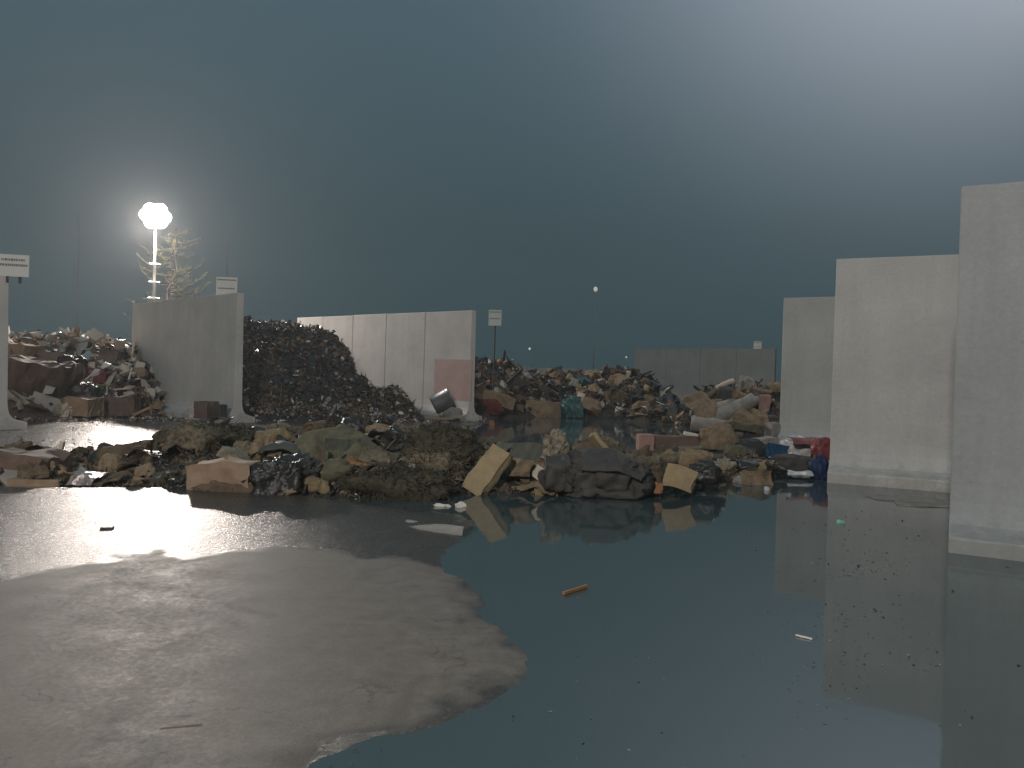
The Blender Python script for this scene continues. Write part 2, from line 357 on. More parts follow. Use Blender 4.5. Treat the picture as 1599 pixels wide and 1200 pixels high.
damp = np.maximum.reduce([strip([(190, 912), (300, 932), (420, 966)], .05), strip([(195, 930), (330, 965), (380, 985)], .04), strip([(150, 950), (250, 985), (300, 1005)], .045),
    strip([(40, 968), (150, 972), (240, 990)], .07)*.8, strip([(180, 1128), (250, 1122), (300, 1125)], .05), strip([(160, 1165), (215, 1150), (240, 1180)], .09),
    strip([(0, 1230), (260, 1196), (480, 1185)], .07)*.8, strip([(615, 1140), (640, 1080), (665, 1060)], .02)*.7, strip([(370, 1140), (440, 1132)], .02)*.7, strip([(230, 1050), (300, 1060), (360, 1062)], .06)*.6])
a_ = me.attributes.new('damp', 'FLOAT', 'POINT'); a_.data.foreach_set('value', damp.astype(np.float32))
a_ = me.attributes.new('dry', 'FLOAT', 'POINT'); a_.data.foreach_set('value', dry.astype(np.float32))
gr = link('ground', me, None, [ground_mat()]); tag(gr, kind='structure')
m_ = MB(); m_.add([(-70, -40, 0), (90, -40, 0), (90, 70, 0), (-70, 70, 0)], [(0, 1, 2, 3)])
tag(m_.build('water', water_mat()), kind='structure')

# ------------------------------------------------------------------ concrete divider walls made of T shaped panels
WH = 3.6
def t_profile(th=.10, h=WH, foot=.52, fh=.15):
    # right half from the top down, then mirrored: x is across the wall
    r = [(th-.012, h), (th, h-.014), (th+.02, .62), (th+.035, .45), (th+.07, .33), (th+.14, .245), (th+.24, .20), (foot-.012, fh+.01), (foot, fh-.01), (foot, -.05)]
    return r+[(-x, z_) for x, z_ in r[::-1]]
def divider(pa, pb, panels, label, mats, ext=0, parts=None):
    """pa = far/free end, pb = other end (both points of the wall axis); panels = list of panel lengths from pa"""
    a = Vector((pa.x, pa.y, 0)); d = Vector((pb.x-pa.x, pb.y-pa.y, 0)).normalized()
    root = empty('divider_wall', a, math.atan2(d.y, d.x)); tag(root, label, 'concrete wall', 'concrete divider walls of the waste bays')
    x = 0
    rnd = random.Random(label)
    for L_ in panels:
        b = MB(); prof = t_profile(); n = len(prof)
        dz = rnd.uniform(-.012, .012); dy = rnd.uniform(-.008, .008)
        g = .007; ring = []
        for xx, sh in ((x+g, .012), (x+g+.012, 0), (x+L_-g-.012, 0), (x+L_-g, .012)):
            ring += [(xx, y_-math.copysign(sh, y_)+dy, z_-(sh if z_ > 3 else 0)+(dz if z_ > .1 else 0)) for y_, z_ in prof]
        fs = [(r_*n+k, r_*n+(k+1) % n, (r_+1)*n+(k+1) % n, (r_+1)*n+k) for r_ in range(3) for k in range(n)]
        fs += [tuple(range(n))[::-1], tuple(3*n+k for k in range(n))]
        b.add(ring, fs); o = b.build('wall_panel', mats, root)
        x += L_
    return root, a, d
def top_pt(px, py):                      # point of the top edge seen at a pixel
    return W(px, py, WH)
C1, C2 = MT['concrete'], MT['concrete_grey']
def ext(p, q, L_):                       # point L_ from p towards q
    d = Vector((q.x-p.x, q.y-p.y, 0)).normalized(); return p+d*L_
pA, pB = top_pt(1500, 293), top_pt(1599, 287)
near_wall, *_ = divider(pA, ext(pA, pA+Vector((.865, -.50, 0)), 1), [2.4]*4, 'tall grey concrete wall nearest the camera, at the right edge of the yard', C2)
pA = top_pt(1306, 407); pB = top_pt(1497, 400)
mid_wall, *_ = divider(pA, pB, [2.4]*4, 'tall pale concrete wall with lit foot, between nearest wall and red bag', C1)
pA = top_pt(1225, 467)
far_wall, *_ = divider(pA, pA+Vector((.85, -.53, 0)), [2.4]*4, 'grey concrete wall directly behind the red bag', C1)
pA = top_pt(992, 545); pB = top_pt(1212, 545)
_L = (pB-pA).length
divider(pA, pB, [_L/4]*4, 'long low looking dark grey wall far back behind the carpet heap', MT['concrete_dark'])
pA = top_pt(467, 497); pB = top_pt(741, 485)
_L = (pB-pA).length; CEN_A, CEN_B = pA.copy(), pB.copy()
# panel joints read off the photograph
_j = [467, 508, 555, 607, 668, 741]; _t = []
for j_ in _j:
    f_ = (j_-467)/(741-467); p_ = top_pt(j_, 497-12*f_); _t.append((Vector((p_.x, p_.y, 0))-Vector((pA.x, pA.y, 0))).length)
cen_wall, cA, cD = divider(pA, pB, [_t[i+1]-_t[i] for i in range(5)], 'bright lit concrete wall with a faded red painted square', C1)
pA = top_pt(211, 475); pB = top_pt(376, 458); _L = (pB-pA).length
left_wall, lA, lD = divider(pA, pB, [_L/3]*3, 'shaded concrete wall between the cardboard heap and the shredded heap', C1)
pB2 = top_pt(7, 421); pA = pB2+Vector((-6.6, 6.0, 0))
divider(pA, pB2, [2.23]*4, 'pale concrete wall end cut off by the left edge', C1)
# red painted square on the last panel of the central wall (camera side)
p = MB(); nrm = Vector((cD.y, -cD.x, 0)); 
if nrm.y > 0: nrm = -nrm
Lc = (Vector((CEN_B.x, CEN_B.y, 0))-cA).length
def on_wall(px, py, off):
    # intersect pixel ray with the wall face plane
    kx, kz = ray(px, py); o = Vector((0, 0, EYE)); d = Vector((kx, 1, kz)); q = cA+nrm*off
    t = (q-o).dot(nrm)/d.dot(nrm); return o+d*t
q4 = [on_wall(677, 624, .132), on_wall(735, 626, .132), on_wall(736, 562, .132), on_wall(679, 563, .132)]
bot = max(q4[0].z, q4[1].z, .62); topz = q4[2].z
q4 = [Vector((q4[0].x, q4[0].y, bot)), Vector((q4[1].x, q4[1].y, bot)), Vector((q4[1].x, q4[1].y, topz)), Vector((q4[0].x, q4[0].y, topz))]
# ride just proud of the sloping face
pp = [v - nrm*(.132 - (.10+.02*(WH-v.z)/(WH-.62)+.009)) for v in q4]
p.add([v+nrm*.002 for v in pp]+[v-nrm*.002 for v in pp], [(0, 1, 2, 3), (7, 6, 5, 4), (0, 4, 5, 1), (1, 5, 6, 2), (2, 6, 7, 3), (3, 7, 4, 0)])
o = p.build('painted_square', MT['red_paint']); o.parent = cen_wall; o.matrix_parent_inverse = cen_wall.matrix_world.inverted() if False else Matrix.Identity(4)
bpy.context.view_layer.update(); o.matrix_parent_inverse = cen_wall.matrix_world.inverted()
o['label'] = 'faded pinkish red painted square'
# low retaining wall across the back
a_, b_ = WD(640, 574, 42), WD(993, 583, 45)
b = MB(); d_ = (b_-a_); L_ = d_.length; rz = math.atan2(d_.y, d_.x)
o = empty('back_wall', (a_.x, a_.y, 0), rz); tag(o, 'low brownish concrete back wall behind the mixed waste heap', 'concrete wall')
for k in range(8):
    b = MB(); b.box((L_/8*(k+.5), 0, .95), (L_/8-.03, .3, 2.0)); b.build('wall_panel', MT['concrete_dark'], o)

# ------------------------------------------------------------------ heaps of waste (uncountable mass) as height fields with loose chips
def ipl(x, pts):
    if x <= pts[0][0]: return pts[0][1]
    for (a, b), (c, d) in zip(pts, pts[1:]):
        if x <= c: return b+(d-b)*(x-a)/(c-a)
    return pts[-1][1]
def fb(x, y, z_=0, s=1, o=4):
    return noise.fractal(Vector((x*s, y*s, z_*s)), 1.0, 2.0, o)
class Heap:
    def __init__(s, top, bot, Dc, seed, back=3.0, rough=.12, front_pow=.8, k=1.0):
        s.top, s.bot, s.Dc, s.seed, s.back, s.rough, s.fp, s.k = top, bot, Dc, seed, back, rough, front_pow, k
        s.x0, s.x1 = top[0][0], top[-1][0]
    def H(s, px, D):
        yb = ipl(px, s.bot); Dt = W(px, yb).y; Dc = s.Dc if not callable(s.Dc) else s.Dc(px)
        Dc = max(Dc, Dt+.4)
        Hc = max(0.0, WD(px, ipl(px, s.top), Dc).z)*s.k
        t = (D-Dt)/(Dc-Dt)
        if t < 0: hh = t*.3
        elif t < 1: hh = Hc*(math.sin(t*math.pi/2)**s.fp)
        else:
            q = (D-Dc)/s.back; hh = Hc*max(0, 1-q*q) if q < 1 else -.1
        kx, _ = ray(px, yb)
        n = fb(kx*D+s.seed*7, D, s.seed, 1.1, 5)*s.rough*min(1, max(0, hh)*3)
        return hh+n
    def dcz(s, px): return s.Dc if not callable(s.Dc) else s.Dc(px)
    def hit(s, px, py, default):
        kx, kz = ray(px, py); D = s.dt(px)-.2; e_ = s.dcz(px)+s.back
        while D < e_:
            if s.H(px, D) >= EYE+kz*D: return D
            D += .04
        return default
    def dt(s, px): return W(px, ipl(px, s.bot)).y
    def pos(s, px, D):
        kx, _ = ray(px, ipl(px, s.bot)); return Vector((kx*D, D, s.H(px, D)))
    def surf(s, mb, nx, ny, mi=0):
        vs = []
        for j in range(ny+1):
            for i in range(nx+1):
                px = s.x0+(s.x1-s.x0)*i/nx; Dt = s.dt(px)-.15; Dc = s.Dc if not callable(s.Dc) else s.Dc(px)
                D = Dt+(max(Dc, Dt+.5)+s.back-Dt)*(j/ny)
                p_ = s.pos(px, D)
                if i in (0, nx): p_.z = min(p_.z, -.05)
                vs.append(p_)
        mb.add(vs, [(j*(nx+1)+i, j*(nx+1)+i+1, (j+1)*(nx+1)+i+1, (j+1)*(nx+1)+i) for j in range(ny) for i in range(nx)], mi)
def rrot(rnd, tilt=1.0):
    return Euler((rnd.gauss(0, tilt), rnd.gauss(0, tilt), rnd.uniform(0, 6.28))).to_matrix()
def chip(mb, c, rnd, s, mi, tilt=.7):
    """one scrap: bent sheet, splinter or lump"""
    k = rnd.random(); M_ = rrot(rnd, tilt)
    if k < .5:      # folded scrap, two facets, a few mm thick
        w, d, th = s*rnd.uniform(.5, 1.1), s*rnd.uniform(.35, .9), s*.04+.004
        f = rnd.uniform(-.5, .5)*s
        top_ = [(-w/2, -d/2, rnd.uniform(-.2, .2)*s), (0, -d/2*rnd.uniform(.7, 1.2), f), (w/2, -d/2*rnd.uniform(.5, 1.1), rnd.uniform(-.2, .2)*s),
               (-w/2*rnd.uniform(.6, 1.1), d/2, rnd.uniform(-.2, .2)*s), (0, d/2, f*rnd.uniform(.4, 1.2)), (w/2, d/2*rnd.uniform(.6, 1), rnd.uniform(-.2, .2)*s)]
        vs = [M_ @ Vector(v)+c for v in top_]+[M_ @ Vector((v[0], v[1], v[2]-th))+c for v in top_]
        mb.add(vs, [(0,1,4,3),(1,2,5,4),(9,10,7,6),(10,11,8,7),(0,6,7,1),(1,7,8,2),(2,8,11,5),(5,11,10,4),(4,10,9,3),(3,9,6,0)], mi)
    elif k < .72:   # splinter / strip
        mb.box(c, (s*rnd.uniform(1.2, 2.4), s*rnd.uniform(.12, .3), s*rnd.uniform(.05, .14)), M_, mi, .2, rnd)
    else:           # lump
        vs = []
        for a, b_ in ((0, 1), (0, -1)): vs.append(M_ @ Vector((rnd.uniform(-.1, .1), rnd.uniform(-.1, .1), b_*.4))*s+c)
        for k2 in range(5):
            q = 6.283*k2/5; r = rnd.uniform(.35, .65); vs.append(M_ @ Vector((math.cos(q)*r, math.sin(q)*r, rnd.uniform(-.15, .15)))*s+c)
        mb.add(vs, [(0, 2+i, 2+(i+1) % 5) for i in range(5)]+[(1, 2+(i+1) % 5, 2+i) for i in range(5)], mi)
def scatter(mb, hp, n, rnd, smin, smax, weights, lift=.3, tilt=.7, tmax=1.25, clump=None, px0=None, px1=None, tpow=1):
    keys = list(range(len(weights)))
    for _ in range(n):
        px = rnd.uniform(px0 or hp.x0, px1 or hp.x1); Dt = hp.dt(px); Dc = hp.Dc if not callable(hp.Dc) else hp.Dc(px)
        Dc = max(Dc, Dt+.4)
        D = Dt+(Dc-Dt)*(rnd.random()**tpow)*tmax
        s = smin*(smax/smin)**(rnd.random()**1.6)
        p_ = hp.pos(px, D); p_.z = max(p_.z, 0.0)+s*lift*rnd.uniform(-.3, 1)
        mi = rnd.choices(keys, weights)[0]
        if clump:   # colours drift in patches
            q = fb(p_.x, p_.y, p_.z*1.7, clump, 2)
            if q > .12: mi = (mi if rnd.random() < .45 else 1)
            elif q < -.22 and rnd.random() < .5: mi = 2
        chip(mb, p_, rnd, s, mi, tilt)

def sph(n, m_):
    vs = [Vector((0, 0, -1))]
    for i in range(1, m_):
        a = -math.pi/2+math.pi*i/m_
        vs += [Vector((math.cos(a)*math.cos(6.28318*k/n), math.cos(a)*math.sin(6.28318*k/n), math.sin(a))) for k in range(n)]
    vs.append(Vector((0, 0, 1))); L_ = len(vs)-1
    fs = [(0, 1+(k+1) % n, 1+k) for k in range(n)]
    for i in range(m_-2):
        for k in range(n):
            a = 1+i*n+k; b_ = 1+i*n+(k+1) % n; fs.append((a, b_, b_+n, a+n))
    fs += [(L_, L_-n+k, L_-n+(k+1) % n) for k in range(n)]
    return vs, fs
def g_bag(mb, w, d, h, seed, amp=.28, crease=.10, n=44, sq=.75, mi=0):
    vs, fs = sph(n, n//2); out = []
    for v in vs:
        u = Vector([math.copysign(abs(c)**sq, c) for c in v])
        f1 = 1+amp*noise.noise(v*1.4+Vector((seed, 0, 0)))+amp*.5*noise.noise(v*3.1+Vector((0, seed, 0)))
        rg = abs(noise.noise(v*4.2+Vector((seed*2, 3, 0)))); f1 -= crease*(1-min(1, rg*5))
        f1 += crease*.35*noise.noise(v*11+Vector((seed, 9, 1)))
        q = u*f1; z_ = max(q.z, -.55+.05*noise.noise(v*3))
        out.append((q.x*w/2, q.y*d/2, (z_+.55)/1.5*h))
    mb.add(out, fs, mi)
def g_slab(mb, w, d, h, seed, bend=0, twist=0, ragged=.03, n=(16, 8, 4), taper=0, mi=0, dent=.0):
    # box grid whose faces are subdivided, then bent and roughened
    idx = {}; vs = []; fs = []
    nx_, ny_, nz_ = n
    def vid(i, j, k):
        if (i, j, k) not in idx:
            x, y, z_ = i/nx_-.5, j/ny_-.5, k/nz_
            p_ = Vector((x*w, y*d, z_*h)); q = Vector((x*w*3+seed, y*d*3, z_*h*3))
            nn = Vector((noise.noise(q), noise.noise(q+Vector((5, 1, 0))), noise.noise(q+Vector((1, 7, 0)))))
            sc_ = 1-taper*(x+.5)
            p_.y *= sc_
            nn2 = noise.noise(q*3.3)
            p_ += nn*ragged*1.0+Vector((0, nn2*ragged*.4, 0))
            if i in (0, nx_): p_.x += ragged*1.2*noise.noise(Vector((seed, y*d*9, z_*4)))
            if dent: p_.z -= dent*max(0, noise.noise(Vector((x*2.3+seed, y*2.3, 0))))*z_
            p_.z += bend*(1-4*x*x)*w
            if twist: 
                a_2 = twist*x; c_, s_ = math.cos(a_2), math.sin(a_2); p_.y, p_.z = p_.y*c_-p_.z*s_, p_.y*s_+p_.z*c_
            idx[(i, j, k)] = len(vs); vs.append(p_)
        return idx[(i, j, k)]
    for i in range(nx_):
        for j in range(ny_):
            fs.append((vid(i,j,nz_), vid(i+1,j,nz_), vid(i+1,j+1,nz_), vid(i,j+1,nz_))); fs.append((vid(i,j,0), vid(i,j+1,0), vid(i+1,j+1,0), vid(i+1,j,0)))
        for k in range(nz_):
            fs.append((vid(i,0,k), vid(i+1,0,k), vid(i+1,0,k+1), vid(i,0,k+1))); fs.append((vid(i,ny_,k), vid(i,ny_,k+1), vid(i+1,ny_,k+1), vid(i+1,ny_,k)))
    for j in range(ny_):
        for k in range(nz_):
            fs.append((vid(0,j,k), vid(0,j,k+1), vid(0,j+1,k+1), vid(0,j+1,k))); fs.append((vid(nx_,j,k), vid(nx_,j+1,k), vid(nx_,j+1,k+1), vid(nx_,j,k+1)))
    mb.add(vs, fs, mi)
def g_sheet(mb, w, d, h, seed, crumple=.12, n=(26, 18), arch=0, mi=0):
    th = .012; top_ = []
    for j in range(n[1]+1):
        for i in range(n[0]+1):
            x, y = i/n[0]-.5, j/n[1]-.5
            q = Vector((x*w*2.2+seed, y*d*2.2, seed*.3))
            rz_ = 1-abs(noise.noise(q))*2
            z_ = crumple*(rz_*.7+noise.noise(q*2.7)*.35)*min(w, d)+arch*(1-4*x*x)*w*.5+h*(1-4*y*y)*.5
            ex = .06*w*noise.noise(Vector((y*5+seed, 0, 0)))*(1 if i in (0, n[0]) else 0); ey = .06*d*noise.noise(Vector((x*5, seed, 0)))*(1 if j in (0, n[1]) else 0)
            top_.append(Vector((x*w+ex, y*d+ey, z_)))
    N_ = len(top_); nx_ = n[0]+1
    fs = [(j*nx_+i, j*nx_+i+1, (j+1)*nx_+i+1, (j+1)*nx_+i) for j in range(n[1]) for i in range(n[0])]
    fs2 = [tuple(a+N_ for a in f[::-1]) for f in fs]
    ring = [i for i in range(nx_)]+[j*nx_+n[0] for j in range(1, n[1]+1)]+[n[1]*nx_+i for i in range(n[0]-1, -1, -1)]+[j*nx_ for j in range(n[1]-1, 0, -1)]
    fs3 = [(ring[i], ring[i]+N_, ring[(i+1) % len(ring)]+N_, ring[(i+1) % len(ring)]) for i in range(len(ring))]
    mb.add(top_+[v-Vector((0, 0, th)) for v in top_], fs+fs2+fs3, mi)
def g_roll(mb, w, d, h, seed, mi=0, sag=.08):
    r = h/2; rnd_ = random.Random(seed); n = 22; rings = []; m2 = 16
    def pt(x, q, rr): 
        z_ = r+math.sin(q)*rr*.95-sag*w*(4*(x/w)**2)*.5*(1 if seed % 2 else -1)
        return Vector((x, math.cos(q)*rr*d/max(h, .01)*1.0, z_))
    spec = [(-w/2+.05, .12), (-w/2+.05, .3), (-w/2, .34), (-w/2, .52), (-w/2+.04, .55), (-w/2+.04, .72), (-w/2, .76), (-w/2, 1)]
    spec += [(-w/2+w*i/m2, 1+.06*math.sin(i*1.3+seed)) for i in range(1, m2)]
    spec += [(-x, q) for x, q in spec[:8][::-1]]
    vs = []
    for x, rr in spec:
        for k in range(n):
            q = 6.28318*k/n; f_ = 1+.07*noise.noise(Vector((x*2+seed, math.cos(q), math.sin(q))))
            vs.append(pt(x, q, r*rr*f_))
    fs = [(i*n+k, i*n+(k+1) % n, (i+1)*n+(k+1) % n, (i+1)*n+k) for i in range(len(spec)-1) for k in range(n)]
    fs += [tuple(range(n))[::-1], tuple((len(spec)-1)*n+k for k in range(n))]
    mb.add(vs, fs, mi)
def g_shag(mb, w, d, h, seed, strands=420, mi=0, ln=.16, amp=.35):
    g_bag(mb, w, d, h, seed, amp, .12, 40, .85, mi); vs = mb.v[-1600:]; rnd_ = random.Random(seed)
    base = [Vector(v) for v in mb.v[-(40*19+2):]]; c = Vector((0, 0, h*.35))
    for _ in range(strands):
        p_ = rnd_.choice(base); nr = (p_-c); nr = Vector((nr.x/(w*w), nr.y/(d*d), nr.z/(h*h))).normalized()
        L_ = ln*rnd_.uniform(.3, 1.2); t = (nr+Vector((rnd_.gauss(0, .6), rnd_.gauss(0, .6), rnd_.gauss(-.1, .5)))).normalized()
        q1 = p_+t*L_*.5; q2 = q1+(t+Vector((rnd_.gauss(0, .5), rnd_.gauss(0, .5), -.8))).normalized()*L_*.6
        mb.tube([p_-nr*.01, q1, q2], [.008, .006, .002], 3, mi, False)
rnd = random.Random(11)
# shredded waste heap between the two walls
SH_TOP = [(330, 512), (378, 506), (420, 511), (467, 517), (500, 519), (518, 527), (532, 545), (545, 562), (556, 594), (575, 611), (600, 617), (628, 618), (643, 640), (658, 659)]
SH_BOT = [(330, 656), (378, 656), (500, 658), (600, 659), (658, 660)]
shred = Heap(SH_TOP, SH_BOT, lambda px: 27.3 if px < 520 else 27.3-(px-520)*.017, 3, 2.5, .32, .75)
b = MB(); shred.surf(b, 90, 34)
b2 = MB(); b2.v, b2.f, b2.m = b.v, b.f, b.m
scatter(b2, shred, 9500, rnd, .045, .22, [0, 11, 7, .8, .7, .4, 1.6, 1.2, .12, .12], .5, .8, 1.12, .9)
scatter(b2, shred, 900, rnd, .05, .2, [0, 2, 4, 3, 3, .3, .5, 2, .15, .2], .9, .8, .08)
scatter(b2, shred, 700, rnd, .08, .25, [0, 3, 4, 3, 3, .3, .5, 2, .15, .2], .9, .8, 1.0, tpow=.12)
o = b2.build('shredded_waste_heap', [MT['dark'], MT['dark'], MT['brown'], MT['grey_cloth'], MT['plastic_film'], MT['white'], MT['tan'], MT['foil'], MT['blue'], MT['dark_red']])
tag(o, 'tall dark glittering heap of shredded waste between two concrete walls', 'waste heap', kind='stuff')

# cardboard and packaging heap, left bay
CB_TOP = [(-160, 530), (0, 528), (60, 532), (120, 533), (190, 537), (215, 552), (235, 575), (250, 610), (262, 650)]
CB_BOT = [(-160, 653), (100, 655), (200, 651), (262, 651)]
card = Heap(CB_TOP, CB_BOT, 26.5, 5, 3, .30, .7)
b = MB(); card.surf(b, 70, 26)
scatter(b, card, 2000, rnd, .09, .55, [0, .8, 1.2, 5, 7, 2.6, .6, .9, .15, .2, .1, .3], .6, .6, 1.1, None)
scatter(b, card, 1300, rnd, .06, .24, [0, 6, 2, 1.2, 1, .8, .9, .8, .1, .15, .1, .5], .6, .8, 1.0, .8, px0=165)
o = b.build('cardboard_waste_heap', [MT['soil'], MT['dark'], MT['dark_cardboard'], MT['cardboard'], MT['pale_board'], MT['white'], MT['plastic_film'], MT['grey_cloth'], MT['green'], MT['dark_red'], MT['blue'], MT['foil']])
o.data.materials[0] = MT['dark_cardboard']; tag(o, 'heap of mixed cardboard and packaging scraps in the leftmost bay', 'waste heap', kind='stuff')

# mixed bulky waste heap behind, centre
MX_TOP = [(700, 572), (745, 570), (792, 570), (812, 582), (850, 588), (900, 592), (940, 586), (985, 582), (1005, 594), (1030, 612), (1052, 626), (1066, 650), (1080, 663)]
MX_BOT = [(700, 655), (820, 652), (870, 650), (950, 655), (1030, 662), (1080, 666)]
mixed = Heap(MX_TOP, MX_BOT, 33.5, 9, 3, .35, .7, .93)
b = MB(); mixed.surf(b, 80, 26)
scatter(b, mixed, 420, rnd, .4, .85, [0, 6, 4, 3, .4, .1, .8, .8, .1, .1, .3, 2, .1], .3, .5, 1.05, None)
scatter(b, mixed, 2200, rnd, .09, .50, [0, 7, 4, 2, .7, .15, .8, .9, .25, .12, .25, .8, .3], .7, .8, 1.1, .7)
o = b.build('mixed_waste_heap', [MT['soil'], MT['dark'], MT['brown'], MT['tan'], MT['pale_board'], MT['white'], MT['foam'], MT['grey_cloth'], MT['teal'], MT['dark_red'], MT['orange'], MT['dark_grey'], MT['plastic_film']])
tag(o, 'dark heap of mixed bulky waste beside the flooded floor behind the rubble row', 'waste heap', kind='stuff')

# carpet heap
CP_TOP = [(1070, 668), (1084, 632), (1100, 612), (1125, 606), (1160, 602), (1200, 604), (1230, 608), (1290, 640), (1330, 668)]
CP_BOT = [(1070, 676), (1110, 684), (1180, 690), (1240, 686), (1330, 672)]
carp = Heap(CP_TOP, CP_BOT, 22.0, 14, 2, .18, .6, .97)
b = MB(); carp.surf(b, 40, 20)
scatter(b, carp, 420, rnd, .08, .32, [0, 4, 2, 1.5, .6, .15, 2, 1.5], .5, .7, 1.0, .7)
o = b.build('textile_waste_heap', [MT['dark_grey'], MT['dark'], MT['brown'], MT['tan'], MT['pale_board'], MT['white'], MT['grey_cloth'], MT['dark_grey']])
tag(o, 'heap of small textile scraps under the carpet rolls beside the right walls', 'waste heap', kind='stuff')

# the rubble row in front
RW_TOP = [(-260, 715), (-60, 712), (60, 722), (120, 722), (170, 712), (230, 700), (290, 685), (380, 682), (450, 676), (560, 676), (650, 678), (720, 692), (800, 710), (860, 706), (930, 704), (1010, 716), (1090, 712), (1150, 706), (1200, 716), (1235, 730)]
RW_BOT = [(-260, 750), (0, 756), (100, 757), (200, 760), (300, 770), (400, 777), (500, 778), (600, 776), (700, 773), (800, 772), (900, 771), (1000, 767), (1070, 758), (1110, 742), (1180, 732), (1235, 737)]
def rowDc(px): return 12.3 if px < 700 else 12.3-(px-700)*.0005
row = Heap(RW_TOP, RW_BOT, rowDc, 21, 1.9, .20, .75, .82)
b = MB(); row.surf(b, 190, 34)
PAL = [MT['soil'], MT['dark'], MT['brown'], MT['moss'], MT['moss_pale'], MT['tan'], MT['olive'], MT['rock'], MT['grey_cloth'], MT['foil'], MT['foam_dirty'], MT['white']]
scatter(b, row, 6500, rnd, .02, .13, [0, 7, 4, 4, 1.2, 1, 1, 1.2, .7, .35, .25, .12], .5, .8, 1.25, 1.6)
scatter(b, row, 700, rnd, .08, .24, [0, 5, 4, 5, 2, 2, 2, 2, .7, .15, .5, .1], .4, .6, 1.2, 1.6)
scatter(b, row, 900, rnd, .012, .05, [0, 5, 3, 2, 1, .5, .5, 1, .7, .8, .25, .4], .5, .8, .1)
for _ in range(230):      # lumps, rags and boards inside the row
    px = rnd.uniform(-200, 1190); Dt = row.dt(px); D = Dt+(row.dcz(px)-Dt)*rnd.uniform(.0, 1.2); q = row.pos(px, D)
    mb = MB(); w_ = rnd.uniform(.16, .55); kind_ = rnd.random()
    if kind_ < .45: g_bag(mb, w_, w_*rnd.uniform(.5, 1), w_*rnd.uniform(.35, .7), rnd.uniform(0, 99), .5, .25, 22, .8)
    elif kind_ < .75: g_sheet(mb, w_*1.3, w_, .02, rnd.uniform(0, 99), .45, (12, 9), rnd.uniform(-.1, .4))
    else: g_slab(mb, w_*1.2, w_*.6, w_*rnd.uniform(.06, .3), rnd.uniform(0, 99), rnd.uniform(-.1, .1), 0, .04, (6, 4, 2))
    M_ = Euler((rnd.gauss(0, .4), rnd.gauss(0, .4), rnd.uniform(0, 6.28))).to_matrix(); mi = rnd.choices(range(12), [0, 7, 5, 6, 3, 2.4, 1.6, 2, .5, .1, .8, .06])[0]
    q.z = max(q.z, .02)-.05*w_; b.add([M_ @ Vector(v)+q for v in mb.v], mb.f, mi)
for _ in range(4200):     # wires, straw and threads
    px = rnd.uniform(-220, 1200); Dt = row.dt(px); D = Dt+(row.dcz(px)-Dt)*rnd.uniform(-.05, 1.15); q = row.pos(px, D); q.z = max(q.z, .01)
    a = Vector((rnd.gauss(0, 1), rnd.gauss(0, 1), rnd.gauss(.3, .6))).normalized()*rnd.uniform(.04, .2); m3 = Vector((rnd.gauss(0, .03), rnd.gauss(0, .03), rnd.gauss(.03, .03)))
    b.tube([q-a*.4, q+m3+a*.1, q+a*.6-Vector((0, 0, .02))], [.004, .005, .002], 3, rnd.choices(range(12), [0, 5, 4, 6, 4, 2, 2, 1, 1, .2, .5, .3])[0], False)
o = b.build('rubble_row', PAL)
tag(o, 'low row of dark soggy loose rubble lying in the puddle across the yard', 'rubble', kind='stuff')

# ------------------------------------------------------------------ single recognisable pieces
G = {'bag': g_bag, 'slab': g_slab, 'sheet': g_sheet, 'roll': g_roll, 'shag': g_shag}
_seed = [3]
def piece(gen, name, label, cat, px, py, D, w, h, dm, m, rot=(0, 0, 0), group=None, sink=.02, smooth=None, **kw):
    """bottom centre at pixel (px, py) and depth D (None: on the ground); w, h in photo px, dm = metres deep"""
    if D is not None:
        for hp in (shred, card, mixed, carp, row):
            if hp.x0 <= px <= hp.x1 and D < hp.dcz(px)+hp.back and D > hp.dt(px)-2.5:
                D = min(D, hp.hit(px, py-h*.35, D)-dm*.3); break
    p_ = W(px, py) if D is None else WD(px, py, D)
    k = p_.y/F; _seed[0] += 1
    mb = MB(); G[gen](mb, w*k, dm, h*k, _seed[0], **kw)
    p_.z -= sink
    sm_ = gen in ('bag', 'shag', 'roll') if smooth is None else smooth
    o = mb.build(name, MT[m], None, sm_)
    o.location = p_; o.rotation_euler = tuple(R(a) for a in rot)
    tag(o, label, cat, group); return o

S_ = piece
# ---- rubble row, from left to right
S_('slab', 'cardboard_box', 'flat dark brown cardboard box at the left end of the rubble row', 'box', 35, 748, None, 100, 44, .8, 'dark_cardboard', (0, 3, 4), ragged=.05, dent=.15)
S_('bag', 'foam_rag', 'torn tan foam rag lying against the dark brown cardboard box', 'foam', 66, 742, 10.2, 54, 24, .3, 'tan', (0, 8, 0), amp=.5, crease=.2)
S_('slab', 'cardboard_sheet', 'long reddish brown cardboard strip at the foot of the torn tan rag', 'cardboard', 60, 757, 9.8, 76, 12, .25, 'cardboard', (0, -2, 6), ragged=.04)
S_('sheet', 'foil_sheet', 'crumpled pinkish shiny foil sheet in the left part of the row', 'foil', 137, 748, 9.95, 42, 10, .35, 'foil', (38, 8, 0), crumple=.5)
S_('bag', 'cushion', 'small round tan cushion just right of the crumpled foil', 'cushion', 172, 735, 10.7, 34, 26, .25, 'tan')
S_('slab', 'plank', 'upright pale splinter of wood sticking up beside the brown box', 'wood', 92, 712, 11.2, 6, 26, .05, 'pale_board', (0, 12, 0), ragged=.01)
S_('bag', 'waste_sack', 'brown sagging sack lying above the small round tan cushion', 'sack', 192, 722, 11.6, 62, 30, .5, 'brown')
S_('bag', 'cushion', 'wrinkled tan cushion left of the green tray', 'cushion', 228, 752, 10.2, 30, 28, .22, 'tan')
